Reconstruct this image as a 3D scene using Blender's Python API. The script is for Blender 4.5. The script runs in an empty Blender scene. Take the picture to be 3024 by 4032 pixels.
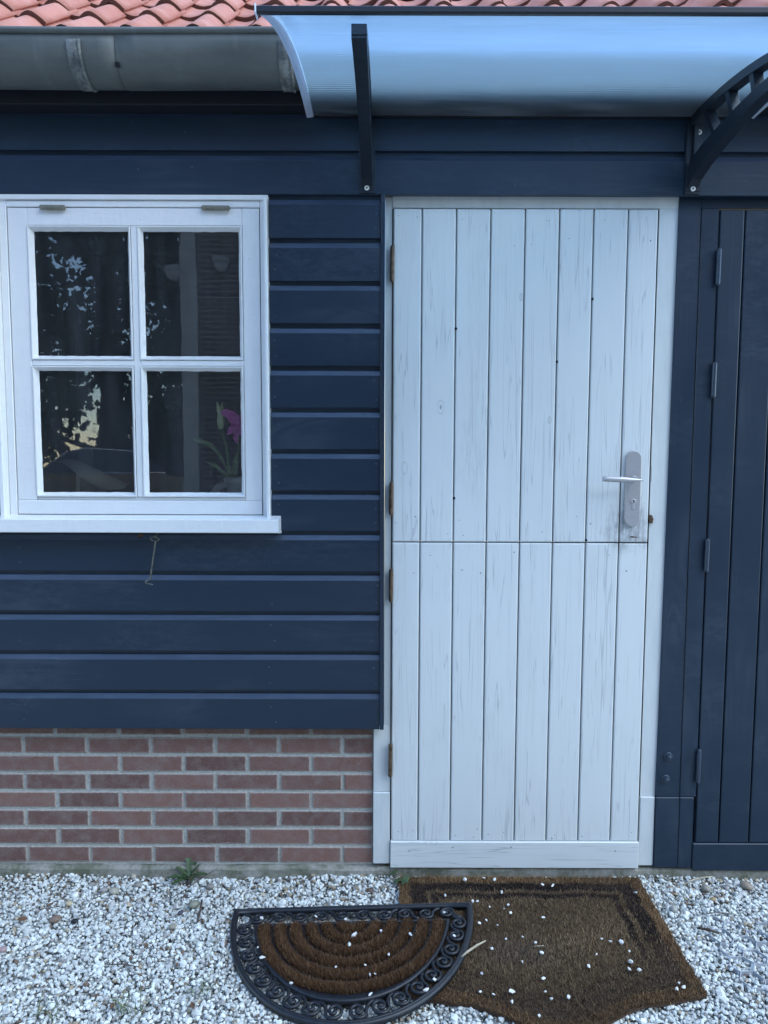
import bpy, bmesh, math, random
import numpy as np
from mathutils import Vector, Matrix
from math import sin, cos, pi, radians, sqrt

random.seed(7)
RNG = np.random.default_rng(11)
S = bpy.context.scene
COL = S.collection

# ------------------------------------------------------------------ camera
cam_d = bpy.data.cameras.new("camera")
cam = bpy.data.objects.new("camera", cam_d)
COL.objects.link(cam)
S.camera = cam
cam_d.sensor_fit = 'HORIZONTAL'
cam_d.sensor_width = 36.0
cam_d.lens = 36.0 * 2900.0 / 3024.0
cam_d.clip_start = 0.05
cam_d.clip_end = 600.0
cam.location = (0.0, -2.456, 1.477)
cam.rotation_mode = 'QUATERNION'
cam.rotation_quaternion = (Matrix.Rotation(radians(90 - 4.8), 3, 'X') @ Matrix.Rotation(radians(0.17), 3, 'Z')).to_quaternion()

# ------------------------------------------------------------------ sky, sun, exposure
SUN_EL, SUN_AZ = radians(50), radians(120)      # azimuth clockwise from +Y
W = bpy.data.worlds.new("World")
S.world = W
W.use_nodes = True
wn = W.node_tree.nodes
bg = wn["Background"]
sky = wn.new("ShaderNodeTexSky")
sky.sky_type = 'NISHITA'
sky.sun_disc = False
sky.sun_elevation = SUN_EL
sky.sun_rotation = SUN_AZ
sky.air_density = 1.0
sky.dust_density = 0.0
sky.ozone_density = 3.5
W.node_tree.links.new(sky.outputs[0], bg.inputs[0])
bg.inputs[1].default_value = 0.15
sun_d = bpy.data.lights.new("sun", 'SUN')
sun_d.energy = 0.7
sun_d.angle = radians(50)
sun_d.color = (0.97, 1.0, 0.92)
sun = bpy.data.objects.new("sun", sun_d)
COL.objects.link(sun)
sdir = Vector((sin(SUN_AZ) * cos(SUN_EL), cos(SUN_AZ) * cos(SUN_EL), sin(SUN_EL)))
sun.rotation_mode = 'QUATERNION'
sun.rotation_quaternion = sdir.to_track_quat('Z', 'Y')
sun.location = sdir * 30
S.view_settings.view_transform = 'Standard'
S.view_settings.look = 'None'
S.view_settings.gamma = 1.0
S.view_settings.use_curve_mapping = False
S.view_settings.exposure = 2.0
S.cycles.max_bounces = 10
S.cycles.transparent_max_bounces = 16
S.cycles.use_denoising = True


# ------------------------------------------------------------------ node helpers
class NT:
    def __init__(self, name):
        self.m = bpy.data.materials.new(name)
        self.m.use_nodes = True
        self.t = self.m.node_tree
        self.n = self.t.nodes
        self.p = self.n["Principled BSDF"]
        self.out = self.n["Material Output"]

    def link(self, a, b):
        self.t.links.new(a, b)

    def setv(self, sock, v):
        if hasattr(v, "is_linked") or isinstance(v, bpy.types.NodeSocket):
            self.link(v, sock)
        else:
            sock.default_value = v

    def node(self, kind, **kw):
        nd = self.n.new(kind)
        for k, v in kw.items():
            setattr(nd, k, v)
        return nd

    def coord(self, scale=(1, 1, 1), rand=0.0):
        """object coordinates, scaled, with a random shift per object"""
        tc = self.node("ShaderNodeTexCoord")
        mp = self.node("ShaderNodeMapping")
        self.link(tc.outputs["Object"], mp.inputs[0])
        mp.inputs["Scale"].default_value = scale
        if rand:
            oi = self.node("ShaderNodeObjectInfo")
            ml = self.math('MULTIPLY', oi.outputs["Random"], rand)
            cb = self.node("ShaderNodeCombineXYZ")
            for i in range(3):
                self.link(ml, cb.inputs[i])
            self.link(cb.outputs[0], mp.inputs["Location"])
        return mp.outputs[0]

    def noise(self, vec, scale=1.0, detail=3.0, rough=0.55, dist=0.0):
        nd = self.node("ShaderNodeTexNoise")
        self.link(vec, nd.inputs["Vector"])
        nd.inputs["Scale"].default_value = scale
        nd.inputs["Detail"].default_value = detail
        nd.inputs["Roughness"].default_value = rough
        nd.inputs["Distortion"].default_value = dist
        return nd.outputs["Fac"]

    def voro(self, vec, scale=1.0, feature='F1', out="Distance", rand=1.0):
        nd = self.node("ShaderNodeTexVoronoi", feature=feature)
        self.link(vec, nd.inputs["Vector"])
        nd.inputs["Scale"].default_value = scale
        nd.inputs["Randomness"].default_value = rand
        return nd.outputs[out]

    def math(self, op, a, b=0.0, c=0.0, clamp=False):
        nd = self.node("ShaderNodeMath", operation=op)
        nd.use_clamp = clamp
        self.setv(nd.inputs[0], a)
        self.setv(nd.inputs[1], b)
        self.setv(nd.inputs[2], c)
        return nd.outputs[0]

    def step(self, v, lo, hi, a=0.0, b=1.0):
        nd = self.node("ShaderNodeMapRange")
        self.setv(nd.inputs[0], v)
        for i, q in enumerate((lo, hi, a, b)):
            nd.inputs[i + 1].default_value = q
        return nd.outputs[0]

    def mix(self, f, a, b, blend='MIX'):
        nd = self.node("ShaderNodeMix", data_type='RGBA', blend_type=blend)
        self.setv(nd.inputs[0], f)
        self.setv(nd.inputs[6], a if not isinstance(a, tuple) else (*a[:3], 1))
        self.setv(nd.inputs[7], b if not isinstance(b, tuple) else (*b[:3], 1))
        return nd.outputs[2]

    def bump(self, h, strength=0.3, dist=0.002, prev=None):
        nd = self.node("ShaderNodeBump")
        nd.inputs["Strength"].default_value = strength
        nd.inputs["Distance"].default_value = dist
        self.link(h, nd.inputs["Height"])
        if prev:
            self.link(prev, nd.inputs["Normal"])
        return nd.outputs[0]

    def done(self, color=None, rough=0.5, metal=0.0, normal=None, spec=0.5):
        if color is not None:
            self.setv(self.p.inputs["Base Color"], color if not isinstance(color, tuple) else (*color[:3], 1))
        self.setv(self.p.inputs["Roughness"], rough)
        self.setv(self.p.inputs["Metallic"], metal)
        self.p.inputs["Specular IOR Level"].default_value = spec
        if normal is not None:
            self.link(normal, self.p.inputs["Normal"])
        return self.m


def grain_lines(t, v, width=0.012):
    """thin lines that follow a stretched noise: drying cracks along the grain"""
    n = t.noise(v, 1.0, 2.0, 0.5, 0.6)
    d = t.math('ABSOLUTE', t.math('SUBTRACT', t.math('FRACT', t.math('MULTIPLY', n, 7.0)), 0.5))
    return t.step(d, 0.0, width * 4, 1.0, 0.0)


def mat_white_planks(name, axis='z'):
    t = NT(name)
    sc = (34, 34, 1.0) if axis == 'z' else (1.0, 34, 34)
    v = t.coord(sc, 37.0)
    lines = grain_lines(t, v, 0.022)
    sc2 = (9, 9, 3.2) if axis == 'z' else (3.2, 9, 9)
    mask = t.step(t.noise(t.coord(sc2, 21.0), 1.0, 2.0), 0.36, 0.56)
    lines = t.math('MULTIPLY', lines, mask)
    # thin grey wear where the coat is rubbed through, in short vertical brushy flecks
    scw = (160, 160, 14) if axis == 'z' else (14, 160, 160)
    fl = t.noise(t.coord(scw, 13.0), 1.0, 3.0, 0.7)
    wm = t.step(t.noise(t.coord((7, 7, 3.0) if axis == 'z' else (4, 7, 9), 51.0), 1.0, 3.0, 0.6), 0.54, 0.74)
    # hand-worn, scraped patch round the lock and the foot of the last planks
    pos = t.node("ShaderNodeTexCoord")
    vm = t.node("ShaderNodeVectorMath", operation='DISTANCE')
    t.link(pos.outputs["Object"], vm.inputs[0])
    vm.inputs[1].default_value = (0.815, -0.02, 1.225)
    spot = t.step(t.math('ADD', vm.outputs["Value"], t.math('MULTIPLY', t.noise(pos.outputs["Object"], 24.0, 3.0), 0.10)), 0.09, 0.15, 1.0, 0.0)
    wm = t.math('MAXIMUM', wm, spot)
    wear = t.math('MULTIPLY', t.step(fl, 0.40, 0.66), wm)
    broad = t.noise(t.coord((3, 3, 1.2), 9.0), 1.0, 3.0)
    base = t.mix(broad, (0.63, 0.665, 0.66), (0.70, 0.725, 0.71))
    c = t.mix(t.math('MULTIPLY', wear, t.math('ADD', 0.24, t.math('MULTIPLY', spot, 0.60))), base, (0.25, 0.255, 0.26))
    smear = t.math('MULTIPLY', spot, t.step(t.noise(t.coord((55, 55, 22)), 1.0, 4.0, 0.7), 0.42, 0.62, 0.08, 0.62))
    c = t.mix(smear, c, (0.20, 0.205, 0.21))
    c = t.mix(t.math('MULTIPLY', lines, 0.40), c, (0.23, 0.24, 0.25))
    # knots: small rings with a dark heart
    kv = t.voro(t.coord((7.5, 7.5, 3.4) if axis == 'z' else (3.4, 7.5, 7.5), 17.0), 1.0)
    ring = t.step(t.math('ABSOLUTE', t.math('SUBTRACT', kv, 0.075)), 0.0, 0.012, 0.35, 0.0)
    heart = t.step(kv, 0.018, 0.034, 0.75, 0.0)
    c = t.mix(t.math('MAXIMUM', ring, heart), c, (0.20, 0.20, 0.20))
    h = t.math('ADD', t.math('MULTIPLY', fl, 0.25), t.math('MULTIPLY', lines, -1.0))
    nb = t.bump(h, 0.35, 0.0008)
    return t.done(c, 0.42, 0, nb)


def mat_white_gloss():
    t = NT("white_gloss_paint")
    br = t.noise(t.coord((14, 90, 90), 3.0), 1.0, 3.0, 0.6)
    br2 = t.noise(t.coord((90, 90, 14), 3.0), 1.0, 3.0, 0.6)
    lump = t.noise(t.coord((30, 30, 30)), 1.0, 2.0)
    c = t.mix(lump, (0.74, 0.75, 0.745), (0.80, 0.80, 0.785))
    drip = t.step(t.voro(t.coord((16, 16, 16)), 1.0), 0.03, 0.06, 1.0, 0.0)
    h = t.math('ADD', t.math('ADD', br, br2), t.math('ADD', t.math('MULTIPLY', drip, 2.0), lump))
    return t.done(c, 0.17, 0, t.bump(h, 0.55, 0.0014))


def mat_navy(name, axis):
    t = NT(name)
    long_, fine = 1.6, 34
    sc = (long_, fine, fine) if axis == 'x' else (fine, fine, long_)
    g = t.noise(t.coord(sc, 41.0), 1.0, 4.0, 0.6, 0.8)
    ring = t.math('FRACT', t.math('MULTIPLY', t.noise(t.coord((1.1, 6, 6) if axis == 'x' else (6, 6, 1.1), 23.0), 1.0, 2.0, 0.5, 0.7), 11.0))
    rl = t.step(t.math('ABSOLUTE', t.math('SUBTRACT', ring, 0.5)), 0.0, 0.5, 0.0, 1.0)
    broad = t.noise(t.coord((1.5, 5, 5) if axis == 'x' else (5, 5, 1.5), 12.0), 1.0, 3.0)
    c = t.mix(broad, (0.0072, 0.0195, 0.038), (0.0105, 0.0255, 0.047))
    c = t.mix(t.math('MULTIPLY', t.step(broad, 0.56, 0.74), t.math('MULTIPLY', rl, 0.65)), c, (0.040, 0.056, 0.080))
    dust = t.math('MULTIPLY', t.math('MULTIPLY', t.step(t.noise(t.coord((2.2, 5, 5), 31.0), 1.0, 2.0, 0.5), 0.48, 0.70), t.step(t.noise(t.coord((22, 60, 60), 31.0), 1.0, 4.0, 0.75), 0.40, 0.75)), 0.55)
    c = t.mix(dust, c, (0.055, 0.073, 0.098))
    scr = t.step(t.math('ABSOLUTE', t.math('SUBTRACT', t.noise(t.coord((2.2, 60, 60) if axis == 'x' else (60, 60, 2.2), 77.0), 1.0, 1.0), 0.40)), 0.0, 0.006, 1.0, 0.0)
    scr = t.math('MULTIPLY', scr, t.step(t.noise(t.coord((4, 4, 4), 65.0), 1.0, 1.0), 0.6, 0.7))
    c = t.mix(t.math('MULTIPLY', scr, 0.55), c, (0.07, 0.092, 0.125))
    h = t.math('ADD', g, t.math('MULTIPLY', rl, 0.35))
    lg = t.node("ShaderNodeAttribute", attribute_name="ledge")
    ledge_sky = t.math('MULTIPLY', lg.outputs["Fac"], t.step(t.noise(t.coord((6, 40, 40), 19.0), 1.0, 3.0, 0.6), 0.25, 0.7, 0.45, 0.95))
    c = t.mix(t.math('MULTIPLY', ledge_sky, 0.75), c, (0.060, 0.085, 0.135))  # sky light on the sloped ledges, put into the paint colour
    r = t.step(broad, 0.3, 0.7, 0.32, 0.46)
    return t.done(c, r, 0, t.bump(h, 0.30, 0.0010), 0.5)


def mat_brick():
    t = NT("red_brick")
    oi = t.node("ShaderNodeObjectInfo")
    v = t.coord((1, 1, 1), 5.0)
    base = t.mix(oi.outputs["Random"], (0.140, 0.076, 0.062), (0.270, 0.145, 0.112))
    sp = t.noise(v, 420.0, 3.0, 0.7)
    c = t.mix(t.step(sp, 0.35, 0.65), t.mix(0.5, base, (0.10, 0.045, 0.038)), base)
    big = t.noise(v, 28.0, 3.0, 0.6)
    c = t.mix(t.math('MULTIPLY', t.step(big, 0.42, 0.75), 0.55), c, (0.25, 0.195, 0.18))
    ch = t.step(t.voro(v, 170.0), 0.14, 0.26, 1.0, 0.0)
    c = t.mix(t.math('MULTIPLY', ch, 0.5), c, (0.36, 0.27, 0.23))
    # lime bloom along the arrises, from the brick's own box
    tc = t.node("ShaderNodeTexCoord")
    sx = t.node("ShaderNodeSeparateXYZ")
    t.link(tc.outputs["Generated"], sx.inputs[0])
    wob = t.math('MULTIPLY', t.math('SUBTRACT', t.noise(v, 90.0, 3.0, 0.7), 0.5), 0.16)
    ez = t.math('ABSOLUTE', t.math('SUBTRACT', sx.outputs[2], 0.5))
    ex = t.math('ABSOLUTE', t.math('SUBTRACT', sx.outputs[0], 0.5))
    e1 = t.step(t.math('ADD', ez, wob), 0.40, 0.50)
    e2 = t.step(t.math('ADD', ex, t.math('MULTIPLY', wob, 0.35)), 0.470, 0.503)
    c = t.mix(t.math('MULTIPLY', t.math('MAXIMUM', e1, e2), 0.85), c, (0.44, 0.41, 0.36))
    return t.done(c, 0.85, 0, t.bump(t.math('ADD', sp, t.math('MULTIPLY', ch, 1.2)), 0.5, 0.0015))


def mat_simple(name, c1, c2, scale=30.0, rough=0.6, metal=0.0, bs=0.2, bd=0.001, detail=4.0, rand=3.0, stretch=(1, 1, 1)):
    t = NT(name)
    n = t.noise(t.coord(stretch, rand), scale, detail, 0.62)
    return t.done(t.mix(t.step(n, 0.3, 0.7), c1, c2), rough, metal, t.bump(n, bs, bd) if bs else None)


def mat_concrete():
    t = NT("mossy_concrete")
    v = t.coord((1, 1, 1))
    n = t.noise(v, 60.0, 5.0, 0.7)
    c = t.mix(n, (0.22, 0.21, 0.18), (0.42, 0.40, 0.35))
    moss = t.step(t.math('ADD', t.noise(v, 9.0, 4.0, 0.65), t.math('MULTIPLY', t.noise(v, 70.0, 2.0), 0.35)), 0.55, 0.80)
    c = t.mix(t.math('MULTIPLY', moss, 0.75), c, (0.070, 0.078, 0.035))
    return t.done(c, 0.95, 0, t.bump(n, 0.6, 0.004))


def mat_zinc():
    t = NT("weathered_zinc")
    v = t.coord((1, 1, 1))
    a = t.noise(t.coord((3, 9, 9)), 1.0, 4.0, 0.6)
    b = t.noise(v, 45.0, 4.0, 0.7)
    c = t.mix(t.step(a, 0.3, 0.7), (0.082, 0.092, 0.086), (0.145, 0.156, 0.146))
    c = t.mix(t.math('MULTIPLY', t.step(b, 0.5, 0.75), 0.35), c, (0.075, 0.085, 0.08))
    st = t.math('MULTIPLY', t.step(t.noise(t.coord((22, 3, 3)), 1.0, 3.0, 0.6), 0.55, 0.75), 0.3)
    c = t.mix(st, c, (0.22, 0.235, 0.225))
    return t.done(c, t.step(a, 0.3, 0.7, 0.5, 0.65), 0.25, t.bump(b, 0.12, 0.002))


def mat_strap():
    t = NT("chalky_zinc_strap")
    v = t.coord((1, 1, 1))
    a = t.noise(v, 26.0, 5.0, 0.75)
    c = t.mix(t.step(a, 0.42, 0.62), (0.09, 0.10, 0.10), (0.25, 0.26, 0.24))
    return t.done(c, 0.75, 0.1, t.bump(a, 0.3, 0.002))


def mat_tile():
    t = NT("red_clay_tile")
    oi = t.node("ShaderNodeObjectInfo")
    v = t.coord((1, 1, 1), 9.0)
    base = t.mix(oi.outputs["Random"], (0.45, 0.175, 0.120), (0.55, 0.24, 0.175))
    n = t.noise(v, 14.0, 4.0, 0.65)
    c = t.mix(t.math('MULTIPLY', t.step(n, 0.45, 0.75), 0.5), base, (0.62, 0.36, 0.30))
    sp = t.noise(v, 260.0, 2.0, 0.6)
    c = t.mix(t.math('MULTIPLY', t.step(sp, 0.62, 0.75), 0.35), c, (0.32, 0.16, 0.12))
    # dark brown front edge, with its shade put into the colour
    at = t.node("ShaderNodeAttribute", attribute_name="edge")
    c = t.mix(at.outputs["Fac"], c, (0.125, 0.060, 0.045))
    return t.done(c, 0.85, 0, t.bump(t.math('ADD', sp, n), 0.3, 0.002))


def mat_colattr(name, rough=0.8, bs=0.0, scale=300.0, spec=0.4, translucent=0.0):
    t = NT(name)
    at = t.node("ShaderNodeAttribute", attribute_name="col")
    c = at.outputs["Color"]
    nb = None
    if bs:
        n = t.noise(t.coord((1, 1, 1)), scale, 3.0, 0.6)
        c = t.mix(t.math('MULTIPLY', t.step(n, 0.5, 0.8), 0.25), c, t.mix(0.35, c, (0.3, 0.3, 0.3)))
        nb = t.bump(n, bs, 0.001)
    return t.done(c, rough, 0, nb, spec)


def mat_polycarbonate():
    t = NT("ribbed_polycarbonate")
    uv = t.node("ShaderNodeUVMap", uv_map="uv")
    sx = t.node("ShaderNodeSeparateXYZ")
    t.link(uv.outputs[0], sx.inputs[0])
    fr = t.math('FRACT', t.math('MULTIPLY', sx.outputs[1], 1.0 / 0.0150))
    rib = t.step(t.math('ABSOLUTE', t.math('SUBTRACT', fr, 0.5)), 0.26, 0.42, 0.0, 1.0)
    tr = t.node("ShaderNodeBsdfTranslucent")
    t.link(t.mix(rib, (0.40, 0.58, 0.72), (0.60, 0.88, 0.97)), tr.inputs[0])
    tp = t.node("ShaderNodeBsdfRefraction")
    tp.inputs["Color"].default_value = (0.80, 0.92, 0.98, 1)
    tp.inputs["Roughness"].default_value = 0.60
    tp.inputs["IOR"].default_value = 1.12
    mx = t.node("ShaderNodeMixShader")
    t.link(t.step(rib, 0, 1, 0.84, 0.20), mx.inputs[0])
    t.link(tr.outputs[0], mx.inputs[1])
    t.link(tp.outputs[0], mx.inputs[2])
    df_ = t.node("ShaderNodeBsdfDiffuse")          # milky body, dust and dried water marks
    mk = t.noise(t.coord((5, 38, 38), 0.0), 1.0, 4.0, 0.7)
    t.link(t.mix(t.step(mk, 0.35, 0.7), (0.34, 0.38, 0.46), (0.72, 0.76, 0.84)), df_.inputs[0])
    m0 = t.node("ShaderNodeMixShader")
    t.link(t.step(mk, 0.3, 0.72, 0.05, 0.26), m0.inputs[0])
    t.link(mx.outputs[0], m0.inputs[1])
    t.link(df_.outputs[0], m0.inputs[2])
    mx = m0
    gl = t.node("ShaderNodeBsdfGlossy")
    gl.inputs["Roughness"].default_value = 0.12
    fn = t.node("ShaderNodeFresnel")
    fn.inputs[0].default_value = 1.5
    m2 = t.node("ShaderNodeMixShader")
    t.link(fn.outputs[0], m2.inputs[0])
    t.link(mx.outputs[0], m2.inputs[1])
    t.link(gl.outputs[0], m2.inputs[2])
    t.link(m2.outputs[0], t.out.inputs[0])
    return t.m


def mat_clear_skin():
    t = NT("clear_upper_skin")
    tp = t.node("ShaderNodeBsdfTransparent")
    tp.inputs[0].default_value = (0.95, 0.98, 1.0, 1)
    gl = t.node("ShaderNodeBsdfGlossy")
    gl.inputs["Roughness"].default_value = 0.05
    m = t.node("ShaderNodeMixShader")
    m.inputs[0].default_value = 0.06
    t.link(tp.outputs[0], m.inputs[1])
    t.link(gl.outputs[0], m.inputs[2])
    t.link(m.outputs[0], t.out.inputs[0])
    return t.m


def mat_frosted():
    t = NT("pale_edge_profile")
    tr = t.node("ShaderNodeBsdfTranslucent")
    tr.inputs[0].default_value = (0.80, 0.86, 0.93, 1)
    m2 = t.node("ShaderNodeMixShader")
    m2.inputs[0].default_value = 0.45
    t.done((0.74, 0.80, 0.88), 0.3)
    t.link(t.p.outputs[0], m2.inputs[1])
    t.link(tr.outputs[0], m2.inputs[2])
    t.link(m2.outputs[0], t.out.inputs[0])
    return t.m


def mat_glass():
    t = NT("window_glass")
    wv = t.noise(t.coord((1, 1, 1)), 5.0, 2.0, 0.5)
    nb = t.bump(wv, 0.012, 0.02)
    gl = t.node("ShaderNodeBsdfGlossy")
    gl.inputs["Roughness"].default_value = 0.012
    t.link(nb, gl.inputs["Normal"])
    tp = t.node("ShaderNodeBsdfTransparent")
    tp.inputs[0].default_value = (0.95, 0.97, 0.96, 1)
    fn = t.node("ShaderNodeFresnel")
    fn.inputs[0].default_value = 1.6
    m = t.node("ShaderNodeMixShader")
    t.link(fn.outputs[0], m.inputs[0])
    t.link(tp.outputs[0], m.inputs[1])
    t.link(gl.outputs[0], m.inputs[2])
    df_ = t.node("ShaderNodeBsdfDiffuse")          # film of dust and streaks on the pane
    df_.inputs[0].default_value = (0.55, 0.60, 0.66, 1)
    st = t.noise(t.coord((26, 26, 3.0)), 1.0, 4.0, 0.6)
    m3 = t.node("ShaderNodeMixShader")
    t.link(t.step(st, 0.3, 0.75, 0.020, 0.052), m3.inputs[0])
    t.link(m.outputs[0], m3.inputs[1])
    t.link(df_.outputs[0], m3.inputs[2])
    t.link(m3.outputs[0], t.out.inputs[0])
    return t.m


def mat_ground():
    t = NT("gravel_ground")
    v = t.coord((1, 1, 1))
    vd = t.voro(v, 85.0, 'DISTANCE_TO_EDGE')
    vc = t.voro(v, 85.0, 'F1', "Color")
    sx = t.node("ShaderNodeSeparateColor")
    t.link(vc, sx.inputs[0])
    c = t.mix(sx.outputs[0], (0.45, 0.44, 0.40), (0.80, 0.79, 0.74))
    c = t.mix(t.step(vd, 0.02, 0.12), (0.10, 0.095, 0.085), c)
    return t.done(c, 0.8, 0, t.bump(vd, 1.0, 0.01))


def mat_back_brick():
    t = NT("neighbour_brick")
    tc = t.node("ShaderNodeTexCoord")
    mp = t.node("ShaderNodeMapping")
    t.link(tc.outputs["Object"], mp.inputs[0])
    mp.inputs["Rotation"].default_value = (radians(90), 0, 0)
    br = t.node("ShaderNodeTexBrick")
    t.link(mp.outputs[0], br.inputs[0])
    br.inputs["Color1"].default_value = (0.05, 0.034, 0.03, 1)
    br.inputs["Color2"].default_value = (0.075, 0.045, 0.04, 1)
    br.inputs["Mortar"].default_value = (0.27, 0.265, 0.25, 1)
    br.inputs["Scale"].default_value = 1.0
    br.inputs["Mortar Size"].default_value = 0.007
    br.inputs["Brick Width"].default_value = 0.22
    br.inputs["Row Height"].default_value = 0.0655
    return t.done(br.outputs[0], 0.85)


def mat_flat(name, c, rough=0.5, metal=0.0, spec=0.5):
    return NT(name).done(c, rough, metal, None, spec)


M = dict(
    planks=mat_white_planks("white_door_paint", 'z'),
    rail=mat_white_planks("white_rail_paint", 'x'),
    gloss=mat_white_gloss(),
    frame=mat_simple("white_frame_paint", (0.575, 0.61, 0.60), (0.65, 0.68, 0.665), 3.0, 0.38, 0, 0.25, 0.001, stretch=(12, 12, 3)),
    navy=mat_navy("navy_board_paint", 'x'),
    navyv=mat_navy("navy_door_paint", 'z'),
    brick=mat_brick(),
    mortar=mat_simple("mortar", (0.30, 0.30, 0.275), (0.50, 0.495, 0.45), 110.0, 0.95, 0, 0.6, 0.003),
    concrete=mat_concrete(),
    zinc=mat_zinc(), strap=mat_strap(), tile=mat_tile(),
    poly=mat_polycarbonate(), clear=mat_clear_skin(), frost=mat_frosted(), glass=mat_glass(),
    black=mat_simple("black_powder_coat", (0.010, 0.015, 0.022), (0.018, 0.025, 0.036), 300.0, 0.38, 0, 0.15, 0.0003),
    brass=mat_simple("old_brass", (0.060, 0.038, 0.025), (0.20, 0.135, 0.085), 70.0, 0.5, 0.55, 0.2, 0.0006),
    greyhinge=mat_simple("dull_brass", (0.16, 0.155, 0.12), (0.28, 0.27, 0.21), 60.0, 0.5, 0.5, 0.2, 0.0006),
    navymetal=mat_simple("navy_painted_steel", (0.035, 0.052, 0.078), (0.06, 0.08, 0.11), 90.0, 0.3, 0.2, 0.2, 0.0005),
    steel=mat_simple("satin_aluminium", (0.48, 0.47, 0.47), (0.56, 0.55, 0.55), 200.0, 0.40, 0.55, 0.05, 0.0003, stretch=(1, 1, 0.1)),
    plate=mat_simple("anodised_plate", (0.44, 0.43, 0.435), (0.50, 0.49, 0.49), 200.0, 0.36, 0.45, 0.05, 0.0003),
    wire=mat_simple("galvanised_wire", (0.09, 0.09, 0.075), (0.22, 0.22, 0.185), 120.0, 0.5, 0.6, 0.2, 0.0004),
    screw=mat_simple("white_washer", (0.66, 0.66, 0.60), (0.78, 0.78, 0.72), 120.0, 0.4, 0.0, 0.0),
    rust=mat_simple("rusty_iron", (0.055, 0.030, 0.022), (0.16, 0.085, 0.06), 150.0, 0.8, 0.3, 0.4, 0.0008),
    nailgrey=mat_flat("weathered_nail", (0.14, 0.135, 0.13), 0.7),
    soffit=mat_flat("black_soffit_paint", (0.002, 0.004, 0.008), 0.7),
    dark=mat_flat("dark_hole", (0.012, 0.012, 0.014), 0.8),
    rubber=mat_simple("black_rubber", (0.005, 0.007, 0.011), (0.014, 0.018, 0.025), 90.0, 0.5, 0, 0.3, 0.001),
    coirbase=mat_simple("coir_backing", (0.035, 0.018, 0.010), (0.075, 0.040, 0.020), 200.0, 0.95),
    fibre=mat_colattr("coir_fibre", 0.8, spec=0.2),
    stone=mat_colattr("gravel_stone_mat", 0.6, 0.3, 260.0),
    ground=mat_ground(),
    room=mat_simple("dark_room_wall", (0.10, 0.10, 0.10), (0.14, 0.14, 0.14), 4.0, 0.9, 0, 0),
    pale=mat_simple("pale_panel", (0.20, 0.21, 0.21), (0.27, 0.28, 0.28), 6.0, 0.8, 0, 0),
    wing=mat_simple("off_white_shell", (0.60, 0.56, 0.48), (0.72, 0.68, 0.60), 12.0, 0.5, 0, 0.05),
    vase=mat_simple("grey_glazed_vase", (0.55, 0.62, 0.63), (0.78, 0.82, 0.82), 26.0, 0.4, 0, 0.15),
    bud=mat_simple("pale_green_bud", (0.50, 0.68, 0.26), (0.78, 0.85, 0.52), 30.0, 0.5, 0, 0.1),
    petal=mat_simple("magenta_petal", (0.82, 0.06, 0.52), (0.90, 0.20, 0.68), 40.0, 0.5, 0, 0.1),
    stem=mat_simple("lily_green", (0.09, 0.17, 0.05), (0.19, 0.30, 0.11), 40.0, 0.5, 0, 0.1),
    weed=mat_simple("weed_green", (0.026, 0.052, 0.020), (0.06, 0.10, 0.036), 120.0, 0.6, 0, 0.2),
    grass=mat_simple("grass_green", (0.05, 0.085, 0.03), (0.14, 0.17, 0.075), 60.0, 0.6, 0, 0),
    twig=mat_simple("dark_twig", (0.035, 0.024, 0.018), (0.09, 0.065, 0.05), 90.0, 0.85, 0, 0.4),
    straw=mat_simple("pale_straw", (0.30, 0.25, 0.17), (0.48, 0.42, 0.31), 60.0, 0.8, 0, 0.2),
    leaf=mat_simple("dead_leaf", (0.07, 0.035, 0.02), (0.17, 0.09, 0.05), 60.0, 0.8, 0, 0.3),
    grid=mat_simple("grey_plastic_grid", (0.30, 0.32, 0.34), (0.46, 0.48, 0.50), 50.0, 0.6, 0, 0.1),
    backbrick=mat_back_brick(),
    backwhite=mat_flat("pale_post_paint", (0.36, 0.37, 0.38), 0.5),
    bark=mat_simple("tree_bark", (0.04, 0.030, 0.022), (0.09, 0.07, 0.05), 14.0, 0.9, 0, 0.6, 0.02),
    foliage=mat_colattr("tree_foliage", 0.6, spec=0.3),
    carpaint=mat_flat("dark_car_paint", (0.02, 0.022, 0.026), 0.15),
    carglass=mat_flat("dark_car_glass", (0.01, 0.012, 0.014), 0.03, 0, 0.9),
    chrome=mat_flat("chrome_trim", (0.7, 0.7, 0.7), 0.15, 1.0),
    tyre=mat_flat("tyre_rubber", (0.02, 0.02, 0.02), 0.8),
    lamp=mat_flat("lamp_lens", (0.5, 0.5, 0.5), 0.1),
)


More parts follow.
